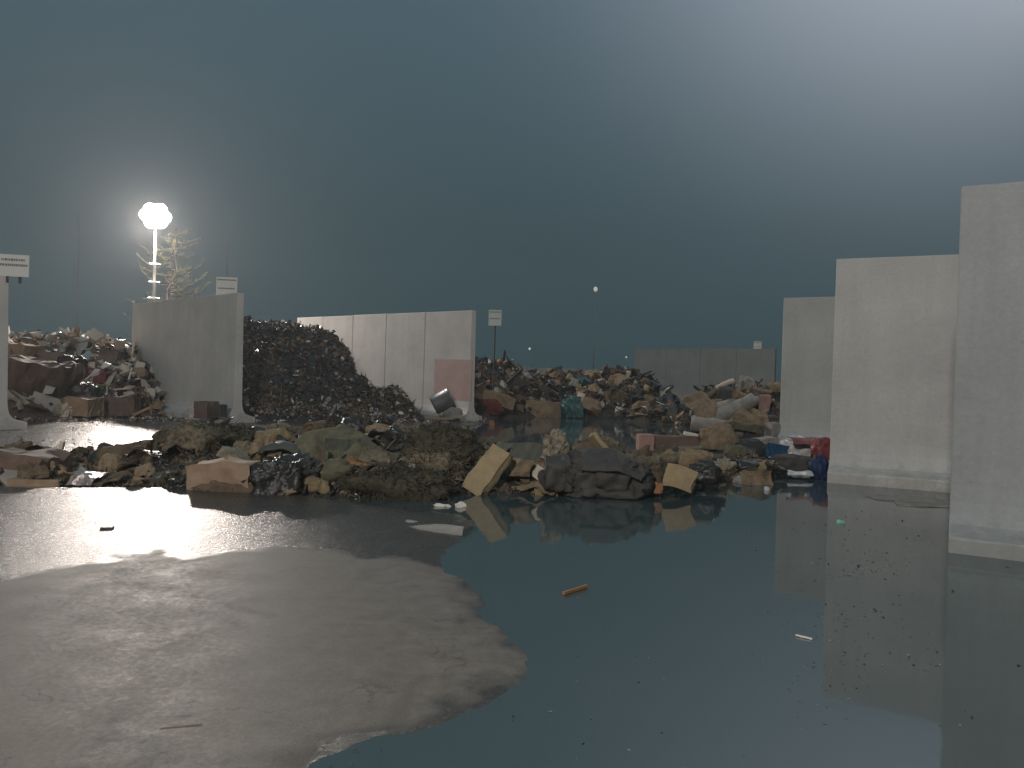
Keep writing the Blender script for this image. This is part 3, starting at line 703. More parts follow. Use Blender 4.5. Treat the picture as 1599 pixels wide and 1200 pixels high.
S_('slab', 'plastic_tray', 'small green plastic tray in front of the row', 'tray', 258, 753, 10.1, 36, 16, .22, 'green_grey', (18, -6, 10), ragged=.03)
S_('bag', 'waste_sack', 'dark lumpy sack behind the green tray', 'sack', 235, 735, 11.1, 70, 30, .5, 'dark', amp=.4)
S_('shag', 'insulation_bale', 'big rounded tan bale of matted insulation above the green tray', 'insulation', 302, 712, 12.1, 82, 50, .7, 'moss_pale', ln=.12)
S_('shag', 'matted_clump', 'brown matted clump right behind the tan insulation bale', 'matted waste', 350, 700, 12.8, 90, 34, .6, 'moss', ln=.14)
S_('slab', 'mattress_block', 'large tan block of upholstery with brown front at the front left', 'mattress', 353, 768, 10.0, 100, 46, .55, 'cardboard', (0, -4, -6), bend=.06, ragged=.05, taper=.1)
S_('bag', 'upholstery_cover', 'dark brown cover draped over the front of the tan block', 'cover', 360, 777, 9.72, 112, 30, .22, 'brown', amp=.3)
S_('bag', 'refuse_sack', 'large dark domed refuse sack in the middle left of the row', 'sack', 442, 772, 10.3, 96, 56, .7, 'dark', amp=.45, crease=.3, n=64)
S_('sheet', 'cloth_strip', 'thin grey green cloth edge draped on top of the dark domed sack', 'cloth', 440, 704, 10.6, 62, 8, .35, 'green_grey', (10, 0, 0), arch=.25, crumple=.15)
S_('bag', 'cushion', 'yellow brown cushion lying on top behind the dark domed sack', 'cushion', 428, 702, 12.3, 66, 32, .45, 'foam_dirty', (0, -6, 0))
S_('bag', 'cushion', 'small dirty yellow cushion at the right foot of the dark domed sack', 'cushion', 490, 768, 9.95, 50, 24, .28, 'foam_dirty', (0, 4, 5))
S_('roll', 'carpet_roll', 'end of a small brown carpet roll standing at the back of the row', 'carpet roll', 495, 690, 12.6, 40, 34, .3, 'brown', (0, 0, 70))
S_('bag', 'waste_lump', 'dark rounded lump right of the small carpet roll', 'lump', 548, 690, 12.6, 44, 36, .4, 'dark')
S_('shag', 'matted_clump', 'brown bristly clump between the small roll and the dark rounded lump', 'matted waste', 522, 690, 12.4, 38, 32, .35, 'moss', ln=.08)
S_('sheet', 'folded_blanket', 'olive green blanket folded like a tent in the middle of the row', 'blanket', 522, 716, 11.7, 110, 40, .95, 'olive', (24, 5, -8), arch=.3, crumple=.22)
S_('slab', 'seat_padding', 'grey green slab of seat padding under the olive blanket', 'seat padding', 545, 728, 11.4, 84, 38, .4, 'green_grey', (0, 10, 12), ragged=.06, bend=.1)
S_('slab', 'orange_board', 'small orange brown board poking out below the olive blanket', 'board', 563, 728, 10.9, 48, 12, .2, 'orange', (8, 10, 0), ragged=.03)
S_('sheet', 'tan_cloth', 'dirty tan cloth trailing right from the olive blanket', 'cloth', 595, 718, 11.6, 62, 14, .5, 'moss_pale', (18, 14, 0), crumple=.25)
S_('bag', 'waste_sack', 'olive brown sack between orange board and matted bank', 'sack', 520, 748, 10.7, 72, 30, .5, 'olive', amp=.35)
S_('bag', 'waste_lump', 'flat tan lump right of the dark rounded lump', 'lump', 605, 694, 12.6, 66, 30, .4, 'tan', amp=.4)
S_('shag', 'matted_bank', 'long dark bank of matted fibre at the front middle of the row', 'matted waste', 622, 778, 10.1, 158, 44, .6, 'moss', strands=900, ln=.13)
S_('shag', 'matted_clump', 'pale ragged fibre clump along the crest of the dark matted bank', 'matted waste', 600, 752, 10.25, 100, 24, .3, 'moss_pale', strands=600, ln=.10)
S_('shag', 'matted_clump', 'pale brown shaggy clump left of the yellow foam slab', 'matted waste', 672, 742, 10.9, 92, 36, .5, 'moss_pale', strands=600, ln=.12)
S_('shag', 'matted_mound', 'wide dark mossy mound behind the pale shaggy clump', 'matted waste', 690, 722, 12.0, 130, 50, .8, 'moss', strands=900, ln=.13)
S_('slab', 'roofing_strip', 'dark grey strip sliding down right of the mossy mound', 'strip', 738, 712, 11.6, 64, 12, .22, 'dark_grey', (0, 38, 0), ragged=.02)
S_('bag', 'stone', 'pale stone at the right foot of the dark matted bank', 'stone', 689, 756, 10.1, 24, 14, .14, 'rock', smooth=False)
S_('slab', 'foam_slab', 'thick yellow foam slab leaning with an orange lit right side', 'foam', 737, 768, 10.05, 34, 84, .14, 'foam', (-26, 27, -30), ragged=.03, n=(10, 6, 12))
S_('slab', 'green_board', 'flat grey green panel with pale edge behind the yellow foam slab', 'panel', 812, 722, 11.2, 74, 32, .08, 'green_grey', (-12, 1, 4), ragged=.02)
S_('slab', 'foam_strip', 'yellow foam strip lying below the grey green panel', 'foam', 826, 734, 10.8, 62, 16, .25, 'foam_dirty', (0, -3, 0), ragged=.04)
S_('slab', 'foam_block', 'broken tan foam block right of the yellow foam slab', 'foam', 808, 742, 10.5, 34, 30, .25, 'tan', (0, 10, 20), ragged=.06)
S_('slab', 'foam_scrap', 'small cream foam scrap beside the broken tan foam block', 'foam', 838, 746, 10.3, 16, 20, .12, 'pale_board', (0, 30, 0), ragged=.03)
S_('bag', 'concrete_lump', 'rough grey tan lump of rubble standing above the grey sheeting', 'rubble', 866, 714, 11.0, 40, 40, .32, 'rock', amp=.5, crease=.25, smooth=False)
S_('bag', 'purple_sack', 'dark purplish sack left of the grey crumpled sheeting', 'sack', 872, 762, 10.2, 58, 50, .5, 'dark_grey', amp=.35, crease=.2)
S_('bag', 'tarpaulin_bundle', 'large domed bundle of crumpled dark grey sheeting at the front', 'tarpaulin', 942, 770, 10.25, 136, 62, .7, 'dark_grey', amp=.28, crease=.22, n=80)
S_('sheet', 'tarpaulin_fold', 'loose fold of grey sheeting lying across the domed bundle', 'tarpaulin', 955, 728, 10.1, 96, 12, .45, 'dark_grey', (32, 8, 0), arch=.22, crumple=.18)
S_('bag', 'waste_sack', 'brown bag behind the curved yellow strip', 'sack', 925, 722, 11.2, 58, 34, .4, 'brown')
S_('slab', 'curved_foam_strip', 'curved yellow foam strip running down right over the grey bundle', 'foam', 958, 708, 10.9, 92, 7, .2, 'foam', (-25, 36, 0), bend=-.09, ragged=.02, n=(24, 5, 2))
S_('bag', 'rubble_lump', 'brown lump under the lower end of the curved yellow strip', 'rubble', 1008, 752, 10.4, 50, 34, .4, 'brown', amp=.4)
S_('slab', 'orange_scrap', 'small orange brown scrap at the end of the curved strip', 'scrap', 1006, 734, 10.5, 22, 8, .1, 'orange', (0, 8, 0), ragged=.02)
S_('roll', 'stuffed_roll', 'long tan stuffed roll lying behind the curved foam block', 'roll', 1040, 726, 11.6, 84, 18, .22, 'moss_pale', (0, -9, 6))
S_('bag', 'sofa_cushion', 'orange tan sagging cushion at the right end of the stuffed roll', 'cushion', 1085, 730, 11.3, 54, 30, .35, 'tan', (0, 6, 0), crease=.25)
S_('slab', 'foam_block', 'curved yellow foam block standing in the water at the row end', 'foam', 1056, 763, 10.35, 46, 36, .32, 'foam', (-8, 14, -16), ragged=.03, bend=.05)
S_('bag', 'foam_scrap', 'small orange foam scrap left of the curved foam block', 'foam', 1028, 768, 10.2, 16, 16, .1, 'orange')
S_('bag', 'rubble_lump', 'dark lump right behind the curved yellow foam block', 'rubble', 1100, 752, 11.0, 60, 30, .4, 'dark', amp=.4)
S_('bag', 'stone', 'small pale stone in the water right of the dark lump', 'stone', 1135, 742, None, 16, 9, .12, 'rock', smooth=False)
S_('slab', 'long_carton', 'long brown carton with pale pink end lying behind the row', 'carton', 1058, 700, 15.2, 120, 20, .3, 'dark_cardboard', (0, 1, 3), ragged=.02)
S_('slab', 'pink_board', 'short pale pink board on the left end of the long carton', 'board', 1007, 701, 15.0, 24, 24, .3, 'pink', (0, 0, 3), ragged=.015)
S_('bag', 'fabric_bag', 'tan and greenish fabric bag at the right end of the long carton', 'bag', 1122, 700, 14.9, 58, 38, .5, 'tan', crease=.2)
S_('slab', 'white_scrap', 'white sheet scrap sticking out left of the tan fabric bag', 'scrap', 1088, 680, 15.1, 40, 4, .2, 'white', (0, 4, 0), ragged=.03)
S_('slab', 'cushion_slab', 'flat olive seat pad lying in front of the long carton', 'seat padding', 1062, 712, 13.4, 70, 14, .4, 'olive', (0, -8, 0), ragged=.04)
S_('bag', 'waste_sack', 'grey green bag beside the tan fabric bag, low in the water', 'sack', 1148, 716, 14.0, 34, 22, .3, 'olive')
S_('bag', 'refuse_sack', 'black sack sitting right of the tan fabric bag', 'sack', 1172, 716, 14.8, 72, 30, .5, 'black')
S_('bag', 'waste_sack', 'dark soggy sack low in the water below the black sack', 'sack', 1180, 736, 12.6, 80, 18, .4, 'dark', amp=.4)
# ---- pieces at the foot of the right walls
S_('bag', 'film_bag', 'clear white plastic bag full of rubbish at the wall foot', 'plastic bag', 1250, 716, 14.3, 58, 32, .45, 'plastic_film', crease=.3, n=56)
S_('slab', 'blue_crate', 'bright blue plastic piece left of the clear white plastic bag', 'plastic piece', 1212, 712, 14.2, 24, 20, .25, 'blue', (0, 8, 20), ragged=.04)
S_('slab', 'carton', 'pale grey carton above the bright blue plastic piece', 'carton', 1196, 704, 14.8, 28, 22, .3, 'grey_cloth', (0, -6, 20), ragged=.03)
S_('sheet', 'red_sheet', 'bright red plastic sheet on top of the clear bag', 'plastic sheet', 1264, 688, 14.0, 58, 6, .35, 'red', (16, -3, 0), crumple=.14)
S_('bag', 'red_bag', 'dark red plastic bag against the end of the concrete wall', 'bag', 1282, 716, 13.6, 30, 34, .3, 'red', crease=.25, amp=.2)
S_('bag', 'navy_cloth', 'navy blue wet cloth hanging below the dark red bag', 'cloth', 1279, 745, 12.7, 30, 34, .3, 'navy', crease=.25)
S_('bag', 'refuse_sack', 'teal black sack lying in front of the clear plastic bag', 'sack', 1238, 732, 13.2, 70, 24, .4, 'dark_grey', crease=.2)
S_('sheet', 'white_film', 'crumpled white film scrap floating before the teal black sack', 'plastic scrap', 1247, 739, 12.6, 40, 3, .25, 'plastic_film', (6, 0, 0), crumple=.22)
# ---- in the left bay
S_('slab', 'cardboard_box', 'very large brown cardboard box half buried in the left heap', 'box', 58, 624, 24.0, 100, 62, 1.2, 'dark_cardboard', (6, 6, 8), ragged=.12, dent=.3)
S_('slab', 'cardboard_sheet', 'wide tan cardboard sheet lying over the very large brown box', 'cardboard', 72, 573, 24.6, 56, 26, .25, 'cardboard', (-30, 4, 4), ragged=.08)
S_('slab', 'carton', 'brown carton on top of the heap beside the leftmost wall', 'carton', 30, 562, 25.3, 56, 26, .7, 'cardboard', (0, 4, -12), ragged=.06)
S_('bag', 'crumpled_paper', 'crumpled tan packing paper on the top left of the heap', 'paper', 42, 545, 26.0, 34, 16, .4, 'tan', amp=.4, smooth=False)
S_('slab', 'carton', 'pinkish tan flattened carton above the wide tan sheet', 'carton', 60, 548, 25.4, 34, 12, .4, 'pale_board', (-18, -10, 0), ragged=.04)
S_('slab', 'white_board', 'large white panel with bright top edge leaning at the heap foot', 'panel', 73, 645, 22.3, 62, 27, .12, 'white', (-14, 17, 0), ragged=.01, n=(10, 3, 6))
S_('slab', 'board', 'long pale board slanting down behind the white panel', 'board', 27, 628, 22.9, 66, 10, .3, 'pale_board', (-20, 31, 0), ragged=.02)
S_('slab', 'board', 'wide pale board by the foot of the leftmost wall', 'board', 20, 630, 22.2, 36, 18, .15, 'pale_board', (-16, 22, 0), ragged=.03)
S_('slab', 'plank', 'thin pale plank lying flat on the floor under the white panel', 'plank', 45, 652, None, 66, 3, .25, 'wood', (0, 0, -8), ragged=.01)
S_('bag', 'crumpled_paper', 'crumpled cream paper at the right end of the white panel', 'paper', 98, 652, 21.9, 26, 22, .3, 'pale_board', amp=.5, crease=.3, smooth=False)
S_('slab', 'cardboard_box', 'brown cardboard box below the green plastic bag', 'box', 128, 648, 22.4, 46, 28, .7, 'cardboard', (0, 2, -8), ragged=.05)
S_('slab', 'cardboard_box', 'brown box at the heap foot right of the green bag', 'box', 192, 648, 22.5, 44, 28, .6, 'dark_cardboard', (0, -3, 10), ragged=.05)
S_('bag', 'green_bag', 'bright green crumpled plastic bag in the cardboard heap', 'plastic bag', 151, 622, 22.8, 14, 22, .3, 'green', amp=.5, crease=.3)
S_('slab', 'white_card', 'small square white card leaning right of the green bag', 'card', 161, 620, 22.5, 16, 8, .02, 'white', (-30, 22, 0), ragged=.01)
S_('bag', 'refuse_sack', 'black refuse sack in the middle of the cardboard heap', 'sack', 112, 578, 24.4, 40, 24, .7, 'black', crease=.2)
S_('bag', 'refuse_sack', 'dark grey refuse sack below the red rags in the left heap', 'sack', 128, 622, 23.4, 46, 26, .6, 'dark', crease=.2)
S_('sheet', 'red_rags', 'faded red rags in the middle of the cardboard heap', 'rags', 148, 588, 23.9, 44, 10, .7, 'dark_red', (34, 6, 0), crumple=.25)
S_('sheet', 'white_sheet', 'white arched sheet sticking up near the heap top', 'paper', 138, 558, 25.0, 20, 8, .5, 'white', (30, 18, 0), arch=.4)
S_('sheet', 'white_sheet', 'bright white sheet scrap at the right shoulder of the left heap', 'paper', 193, 548, 25.2, 20, 6, .5, 'white', (50, 34, 0), crumple=.3)
S_('slab', 'carton', 'cream flattened carton along the top right of the left heap', 'carton', 176, 538, 25.8, 30, 4, .5, 'pale_board', (-6, 4, 0), ragged=.03)
S_('slab', 'white_scrap', 'white splintered plate above the lower white strip, right side', 'scrap', 196, 572, 24.6, 18, 6, .2, 'white', (-20, 12, 0), ragged=.05)
S_('slab', 'white_strip', 'white strip slanting down under the white splintered plate', 'strip', 188, 580, 24.4, 20, 3, .12, 'white', (-10, 38, 0), ragged=.01)
S_('slab', 'brown_board', 'brown panel lying in the right side of the left heap', 'panel', 170, 570, 24.6, 30, 22, .5, 'dark_cardboard', (-20, 8, 0), ragged=.06)
S_('slab', 'wood_offcut', 'short tan wood offcut on the floor by the shaded wall', 'wood', 224, 643, 22.0, 30, 4, .15, 'wood', (0, -24, 0), ragged=.01)
S_('slab', 'carton', 'brown carton standing at the foot of the shaded wall', 'carton', 322, 652, 20.9, 26, 26, .45, 'dark_cardboard', (0, -1, -20), ragged=.03)
S_('bag', 'crumpled_paper', 'crumpled pale paper left of the carton at the shaded wall', 'paper', 306, 652, 20.9, 16, 22, .3, 'pale_board', amp=.4, smooth=False)
S_('slab', 'small_box', 'small dark bluish box beside the carton at the shaded wall', 'box', 343, 650, 20.7, 16, 19, .3, 'dark_grey', (0, 0, -10), ragged=.02)
# ---- central wall foot
S_('slab', 'yellow_plank', 'thin yellow plank on the floor below the red painted square', 'plank', 690, 654, 24.1, 40, 3, .15, 'foam', (0, -1, 0), ragged=.01)
S_('bag', 'crumpled_sack', 'pale crumpled sack right of the tipped metal bin', 'sack', 708, 652, 24.2, 28, 15, .35, 'grey_cloth', amp=.4)
S_('slab', 'orange_scrap', 'small orange block at the end of the lit wall foot', 'scrap', 768, 664, 23.5, 8, 8, .15, 'orange', ragged=.02)
# ---- mixed heap
S_('slab', 'mattress', 'big tan mattress sloping right against the end of the lit wall', 'mattress', 768, 634, 28.6, 62, 20, 1.0, 'tan', (-14, 17, 0), ragged=.05)
S_('bag', 'red_rags', 'reddish brown rags hanging under the big tan mattress', 'rags', 762, 646, 28.0, 44, 22, .5, 'dark_red', amp=.4, crease=.3)
S_('slab', 'cardboard_box', 'wide brown box standing in the water before the mixed heap', 'box', 846, 651, None, 56, 25, .7, 'cardboard', (0, 3, 3), ragged=.06)
S_('slab', 'carton', 'dark grey carton with pale edge on the left of the mixed heap', 'carton', 801, 606, 31.5, 26, 16, .5, 'dark_grey', (0, 4, 10), ragged=.03)
S_('bag', 'teal_tarpaulin', 'teal tarpaulin bundle standing in the water', 'tarpaulin', 893, 652, 28.4, 32, 32, .7, 'teal', crease=.3)
S_('slab', 'cardboard_sheet', 'brown sheet sloping right of the teal bundle', 'cardboard', 921, 642, 28.8, 34, 20, .3, 'cardboard', (-20, 18, 0), ragged=.05)
S_('bag', 'cushion', 'pale rounded cushion on the crest where the dark wall begins', 'cushion', 983, 592, 33.5, 18, 13, .5, 'pale_board', amp=.15)
S_('bag', 'cushion', 'upright yellow cushion above the teal bundle', 'cushion', 892, 604, 32.5, 11, 20, .3, 'foam', (0, -10, 0), amp=.2)
S_('bag', 'cushion', 'left one of two small yellow cushions above the teal bundle', 'cushion', 904, 616, 31.8, 10, 16, .3, 'foam', amp=.2)
S_('bag', 'cushion', 'right one of two small yellow cushions, tilted and thinner', 'cushion', 915, 616, 31.8, 8, 13, .3, 'foam', (0, -12, 0), amp=.2)
S_('slab', 'broken_chair_board', 'forked tan board in the upper middle of the mixed heap', 'board', 972, 606, 32.5, 12, 24, .15, 'wood', (0, -24, 0), ragged=.06)
S_('slab', 'tan_cushion', 'broad tan seat cushion left of the forked tan board', 'cushion', 955, 608, 32.4, 20, 20, .4, 'tan', (0, 24, 0), ragged=.06)
S_('slab', 'orange_board', 'orange brown panel in the right slope of the mixed heap', 'panel', 1013, 632, 30.5, 18, 14, .2, 'orange', (-20, 10, 0), ragged=.05)
S_('slab', 'pale_board', 'pale tall panel on the right shoulder of the mixed heap', 'panel', 1031, 634, 30.5, 10, 22, .2, 'pale_board', (0, 14, 0), ragged=.05)
S_('bag', 'pale_sack', 'pale brown sack at the foot of the mixed heap, above the stick', 'sack', 1003, 644, 29.5, 30, 16, .5, 'tan', amp=.4)
S_('slab', 'white_scrap', 'white torn scrap at the water edge of the mixed heap', 'scrap', 969, 644, 28.9, 14, 7, .2, 'white', (-30, 20, 0), ragged=.06)
S_('slab', 'thin_stick', 'long pale stick lying along the foot of the mixed heap', 'stick', 1012, 648, 28.5, 40, 2, .05, 'pale_board', (0, 4, 0), ragged=.01)
S_('slab', 'thin_stick', 'pale stick slanting up in the middle of the mixed heap', 'stick', 963, 618, 30.8, 20, 2, .05, 'pale_board', (0, -40, 0), ragged=.01)
S_('bag', 'refuse_sack', 'black round sack between mixed heap and carpet heap', 'sack', 1066, 652, 28.0, 20, 22, .6, 'black')
S_('bag', 'red_scrap', 'tiny red scrap left of the black round sack', 'scrap', 1047, 644, 28.6, 8, 8, .2, 'red', amp=.4)
S_('slab', 'pink_roll', 'pinkish board on the ridge before the low back wall', 'board', 849, 592, 33.0, 16, 4, .3, 'pink', (0, -4, 0), ragged=.03)
# ---- carpets
S_('roll', 'carpet_roll', 'topmost tan roll end pointing up right on the carpet heap', 'carpet roll', 1132, 604, 21.6, 34, 9, .18, 'pale_board', (0, -28, -8))
S_('roll', 'carpet_roll', 'second tan roll end lower left on the carpet heap', 'carpet roll', 1112, 618, 21.1, 26, 9, .18, 'tan', (0, -42, -8))
S_('roll', 'carpet_roll', 'short pinkish tan roll below the second tan roll end', 'carpet roll', 1116, 630, 20.8, 24, 8, .16, 'tan', (0, -8, -12))
S_('bag', 'teal_sack', 'dark teal black sack between the upper roll ends', 'sack', 1134, 626, 21.5, 30, 22, .4, 'dark_grey')
S_('bag', 'grey_blanket', 'blue grey folded blanket on top of the carpet heap', 'blanket', 1158, 614, 21.8, 32, 26, .4, 'grey_cloth', (0, 24, 0), crease=.25)
S_('sheet', 'carpet', 'brownish carpet fold hanging down the left side of the heap', 'carpet', 1098, 646, 20.0, 44, 22, 1.2, 'tan', (54, -20, 20), crumple=.2, arch=.3)
S_('roll', 'carpet_roll', 'long grey carpet roll, upper of two crossing the heap', 'carpet roll', 1142, 640, 20.5, 92, 18, .36, 'grey_cloth', (0, -13, 6))
S_('roll', 'carpet_roll', 'long thick grey carpet roll, lower of two crossing the heap', 'carpet roll', 1136, 656, 19.9, 100, 24, .46, 'grey_cloth', (0, -22, 6))
S_('roll', 'carpet_roll', 'wide grey roll under the two long ones, bottom left', 'carpet roll', 1118, 676, 19.4, 80, 24, .45, 'grey_cloth', (0, 6, -14))
S_('roll', 'carpet_roll', 'tan carpet roll at mid height on the carpet heap, pointing left', 'carpet roll', 1172, 630, 20.6, 60, 14, .3, 'tan', (0, 12, 10))
S_('sheet', 'carpet', 'pale brown carpet fold spread below the pale pink corner', 'carpet', 1168, 664, 19.6, 60, 16, .9, 'tan', (40, -8, -10), crumple=.2, arch=.25)
S_('slab', 'yellow_strip', 'yellow foam strip slanting down right across the carpet heap', 'foam', 1180, 646, 19.9, 32, 6, .18, 'foam', (-20, 18, 0), ragged=.02)
S_('slab', 'pale_corner', 'pale pink standing corner of folded board on the carpet heap', 'board', 1193, 640, 20.2, 14, 24, .2, 'pink', (0, 6, 0), ragged=.06, taper=.4)
S_('roll', 'carpet_roll', 'pinkish grey roll end near the top right of the carpet heap', 'carpet roll', 1188, 614, 21.2, 30, 8, .2, 'tan', (0, 10, 0))
S_('bag', 'cushion', 'tan cushion on the carpet heap touching the concrete wall', 'cushion', 1212, 612, 21.4, 28, 16, .4, 'tan')
S_('bag', 'grey_sack', 'grey sack below the pale pink corner near the wall', 'sack', 1200, 670, 19.6, 46, 22, .5, 'dark_grey')
S_('slab', 'carton', 'grey brown carton at the foot of the carpet heap by the wall', 'carton', 1208, 682, 18.8, 22, 22, .35, 'grey_cloth', (0, -4, 14), ragged=.04)
S_('slab', 'board', 'dark olive board lying across the foot of the carpet heap', 'board', 1160, 672, 19.0, 56, 12, .4, 'olive', (0, 6, 0), ragged=.05)
# ---- on the slab and in the puddle
def flat(name, label, cat, pa_, pb_, wd, th, m, z0=.004, **kw):
    a_, b_ = W(*pa_), W(*pb_); L_ = (b_-a_).length; mb = MB(); _seed[0] += 1
    g_slab(mb, L_, wd, th, _seed[0], **kw); o = mb.build(name, MT[m])
    o.location = ((a_.x+b_.x)/2, (a_.y+b_.y)/2, z0); o.rotation_euler = (0, 0, math.atan2(b_.y-a_.y, b_.x-a_.x))
    tag(o, label, cat); return o
flat('wooden_stick', 'short orange brown stick floating alone in the dark puddle', 'stick', (880, 930), (916, 918), .022, .02, 'orange', ragged=.004, n=(12, 2, 2))
flat('thin_stick', 'thin reddish stick lying on the dry slab near the bottom left', 'stick', (250, 1143), (315, 1137), .005, .006, 'tan', z0=.012, ragged=.003, n=(12, 1, 1))
def flat_sheet(name, label, cat, pts, m, z0=.006, th=.012):
    ps = [W(*q) for q in pts]; c = sum(ps, Vector())/len(ps); mb = MB(); n = len(ps)
    top_ = [Vector((p_.x-c.x, p_.y-c.y, th+.004*math.sin(i*2.1))) for i, p_ in enumerate(ps)]
    mb.add(top_+[v-Vector((0, 0, th)) for v in top_], [tuple(range(n)), tuple(range(2*n-1, n-1, -1))]+[(i, i+n, (i+1) % n+n, (i+1) % n) for i in range(n)])
    o = mb.build(name, MT[m]); o.location = (c.x, c.y, z0); tag(o, label, cat); return o
flat_sheet('floating_board', 'pale grey board floating before the concrete wall foot', 'board', [(1350, 774), (1378, 773), (1400, 777), (1424, 774), (1450, 777), (1483, 784), (1484, 793), (1440, 792), (1402, 790), (1396, 783), (1370, 781)], 'grey_cloth', 0)
flat_sheet('wet_board', 'long pale wet board lying flat left of the puddle', 'board', [(612, 813), (640, 815), (668, 820), (700, 822), (724, 826), (722, 838), (690, 835), (655, 830), (630, 822)], 'grey_cloth', .008, .01)
S_('bag', 'white_scrap', 'left one of two white scraps in front of the yellow foam slab', 'scrap', 690, 791, None, 26, 6, .06, 'white', amp=.6, smooth=False)
S_('bag', 'white_scrap', 'right one of two white scraps, rounder, before the yellow foam slab', 'scrap', 718, 792, None, 16, 9, .07, 'white', amp=.4, smooth=False)
S_('bag', 'green_scrap', 'small mint green scrap floating in front of the pale wall', 'scrap', 1312, 817, None, 11, 7, .07, 'green_grey', amp=.3)
MT['mint'] = mat('mint_plastic', (.20, .50, .38), .4, .2, 5, .1, 20, .5, dirt=.1); bpy.data.objects['green_scrap'].data.materials[0] = MT['mint']
S_('bag', 'plastic_bottle', 'clear shiny plastic bottle floating left of the wall reflection', 'bottle', 1197, 766, None, 9, 8, .08, 'plastic_film', amp=.2)
S_('bag', 'white_scrap', 'small white foam crumb at the water line beside curved foam block', 'scrap', 1088, 760, None, 13, 6, .06, 'white', amp=.4, smooth=False)
S_('slab', 'brick_piece', 'largest dark broken brick in the bright lamp glare', 'brick', 167, 828, None, 17, 9, .07, 'dark', (0, 0, 12), ragged=.012)
S_('slab', 'brick_piece', 'middle small dark stone in the bright glare', 'stone', 234, 821, None, 11, 4, .04, 'dark', (0, 0, -8), ragged=.01)
S_('slab', 'brick_piece', 'smaller dark stone at the right in the bright glare', 'stone', 270, 817, None, 11, 4, .04, 'dark', (0, 0, 8), ragged=.01)
S_('bag', 'pebble', 'dark pebble near the right shore of the dry slab', 'pebble', 698, 966, None, 13, 5, .03, 'dark', amp=.4)
S_('bag', 'white_scrap', 'tiny white bit of trash on the lower left slab', 'scrap', 206, 1122, None, 7, 4, .012, 'white', amp=.4)
S_('bag', 'white_scrap', 'tiny pale crumb above the other one on the left slab', 'scrap', 201, 1060, None, 6, 4, .012, 'white', amp=.4)
flat('white_thread', 'thin white scrap floating in the middle of the wall reflections', 'scrap', (1243, 994), (1268, 1000), .012, .008, 'white', ragged=.01, n=(12, 2, 1))
# specks
b = MB(); rnd = random.Random(5)
for _ in range(600):
    if rnd.random() < .78:
        px, py = rnd.triangular(1210, 1490, 1330), rnd.choice([rnd.uniform(795, 880), rnd.gauss(890, 10), rnd.gauss(960, 18), rnd.gauss(1035, 22), rnd.uniform(800, 1080)])
    else: px, py = rnd.uniform(840, 1599), rnd.uniform(790, 1190)
    p_ = W(px, py); chip(b, p_+Vector((0, 0, .001)), rnd, min(.05, rnd.lognormvariate(-5.0, .55))*(p_.y/6+.3), rnd.choice([0, 0, 0, 0, 1]), .25)
tag(b.build('floating_specks', [MT['dark'], MT['grey_cloth']]), 'fine dark specks floating on the puddle', 'specks', kind='stuff')
b = MB()
for _ in range(800):
    px, py = rnd.uniform(-40, 820), rnd.uniform(782, 1195); p_ = W(px, py, .02)
    if py > 900 and rnd.random() < .75: continue
    chip(b, Vector((p_.x, p_.y, .003+.008*(py > 900))), rnd, rnd.uniform(.003, .010), rnd.choice([0, 0, 1, 2]), .3)
tag(b.build('loose_grit', [MT['dark'], MT['soil'], MT['brown']]), 'small grit and crumbs strewn over the wet slab', 'grit', kind='stuff')
b = MB()
for _ in range(900):     # litter line along the bay mouths
    px = rnd.uniform(0, 760); py = rnd.gauss(656, 2.5); p_ = W(px, py)
    chip(b, p_+Vector((0, 0, .02)), rnd, rnd.uniform(.03, .13), rnd.choice([0, 0, 1, 2, 3, 4]), .4)
for _ in range(500):
    px = rnd.uniform(0, 330); py = rnd.uniform(662, 705); p_ = W(px, py)
    chip(b, p_+Vector((0, 0, .012)), rnd, rnd.uniform(.02, .06), rnd.choice([0, 0, 1, 2, 3]), .3)
tag(b.build('litter_scraps', [MT['dark'], MT['pale_board'], MT['tan'], MT['grey_cloth'], MT['white']]), 'thin line of litter scraps across the mouths of the bays', 'litter', kind='stuff')

# tipped metal bin at the foot of the lit wall
root = empty('metal_bin', WD(690, 650, 24.3)); tag(root, 'dented grey metal bin tipped over at the foot of the lit wall', 'bin')
mb = MB(); n = 20; prof = [(-.0, .02), (.27, .02), (.30, .08), (.34, .62), (.36, .64), (.35, .66), (.325, .62), (.28, .09), (0.0, .06)]
vs = []
for r_, z_ in prof:
    for k in range(n):
        q = 6.28318*k/n; f_ = 1+.06*math.sin(3*q+z_*4); vs.append((r_*f_*math.cos(q), r_*f_*math.sin(q), z_))
mb.add(vs, [(i*n+k, i*n+(k+1) % n, (i+1)*n+(k+1) % n, (i+1)*n+k) for i in range(len(prof)-1) for k in range(n)])
o = mb.build('bin_body', MT['metal'], root, True); o.rotation_euler = (R(10), R(62), R(20)); o.location = (-.3, 0, .30)
mb = MB(); mb.tube([(.37*math.cos(a/10*math.pi), .37*math.sin(a/10*math.pi), 0) for a in range(11)], .012, 6)
o2 = mb.build('bin_handle', MT['galv'], root, True); o2.rotation_euler = (R(10), R(62), R(20)); o2.location = (.2, -.1, .5)

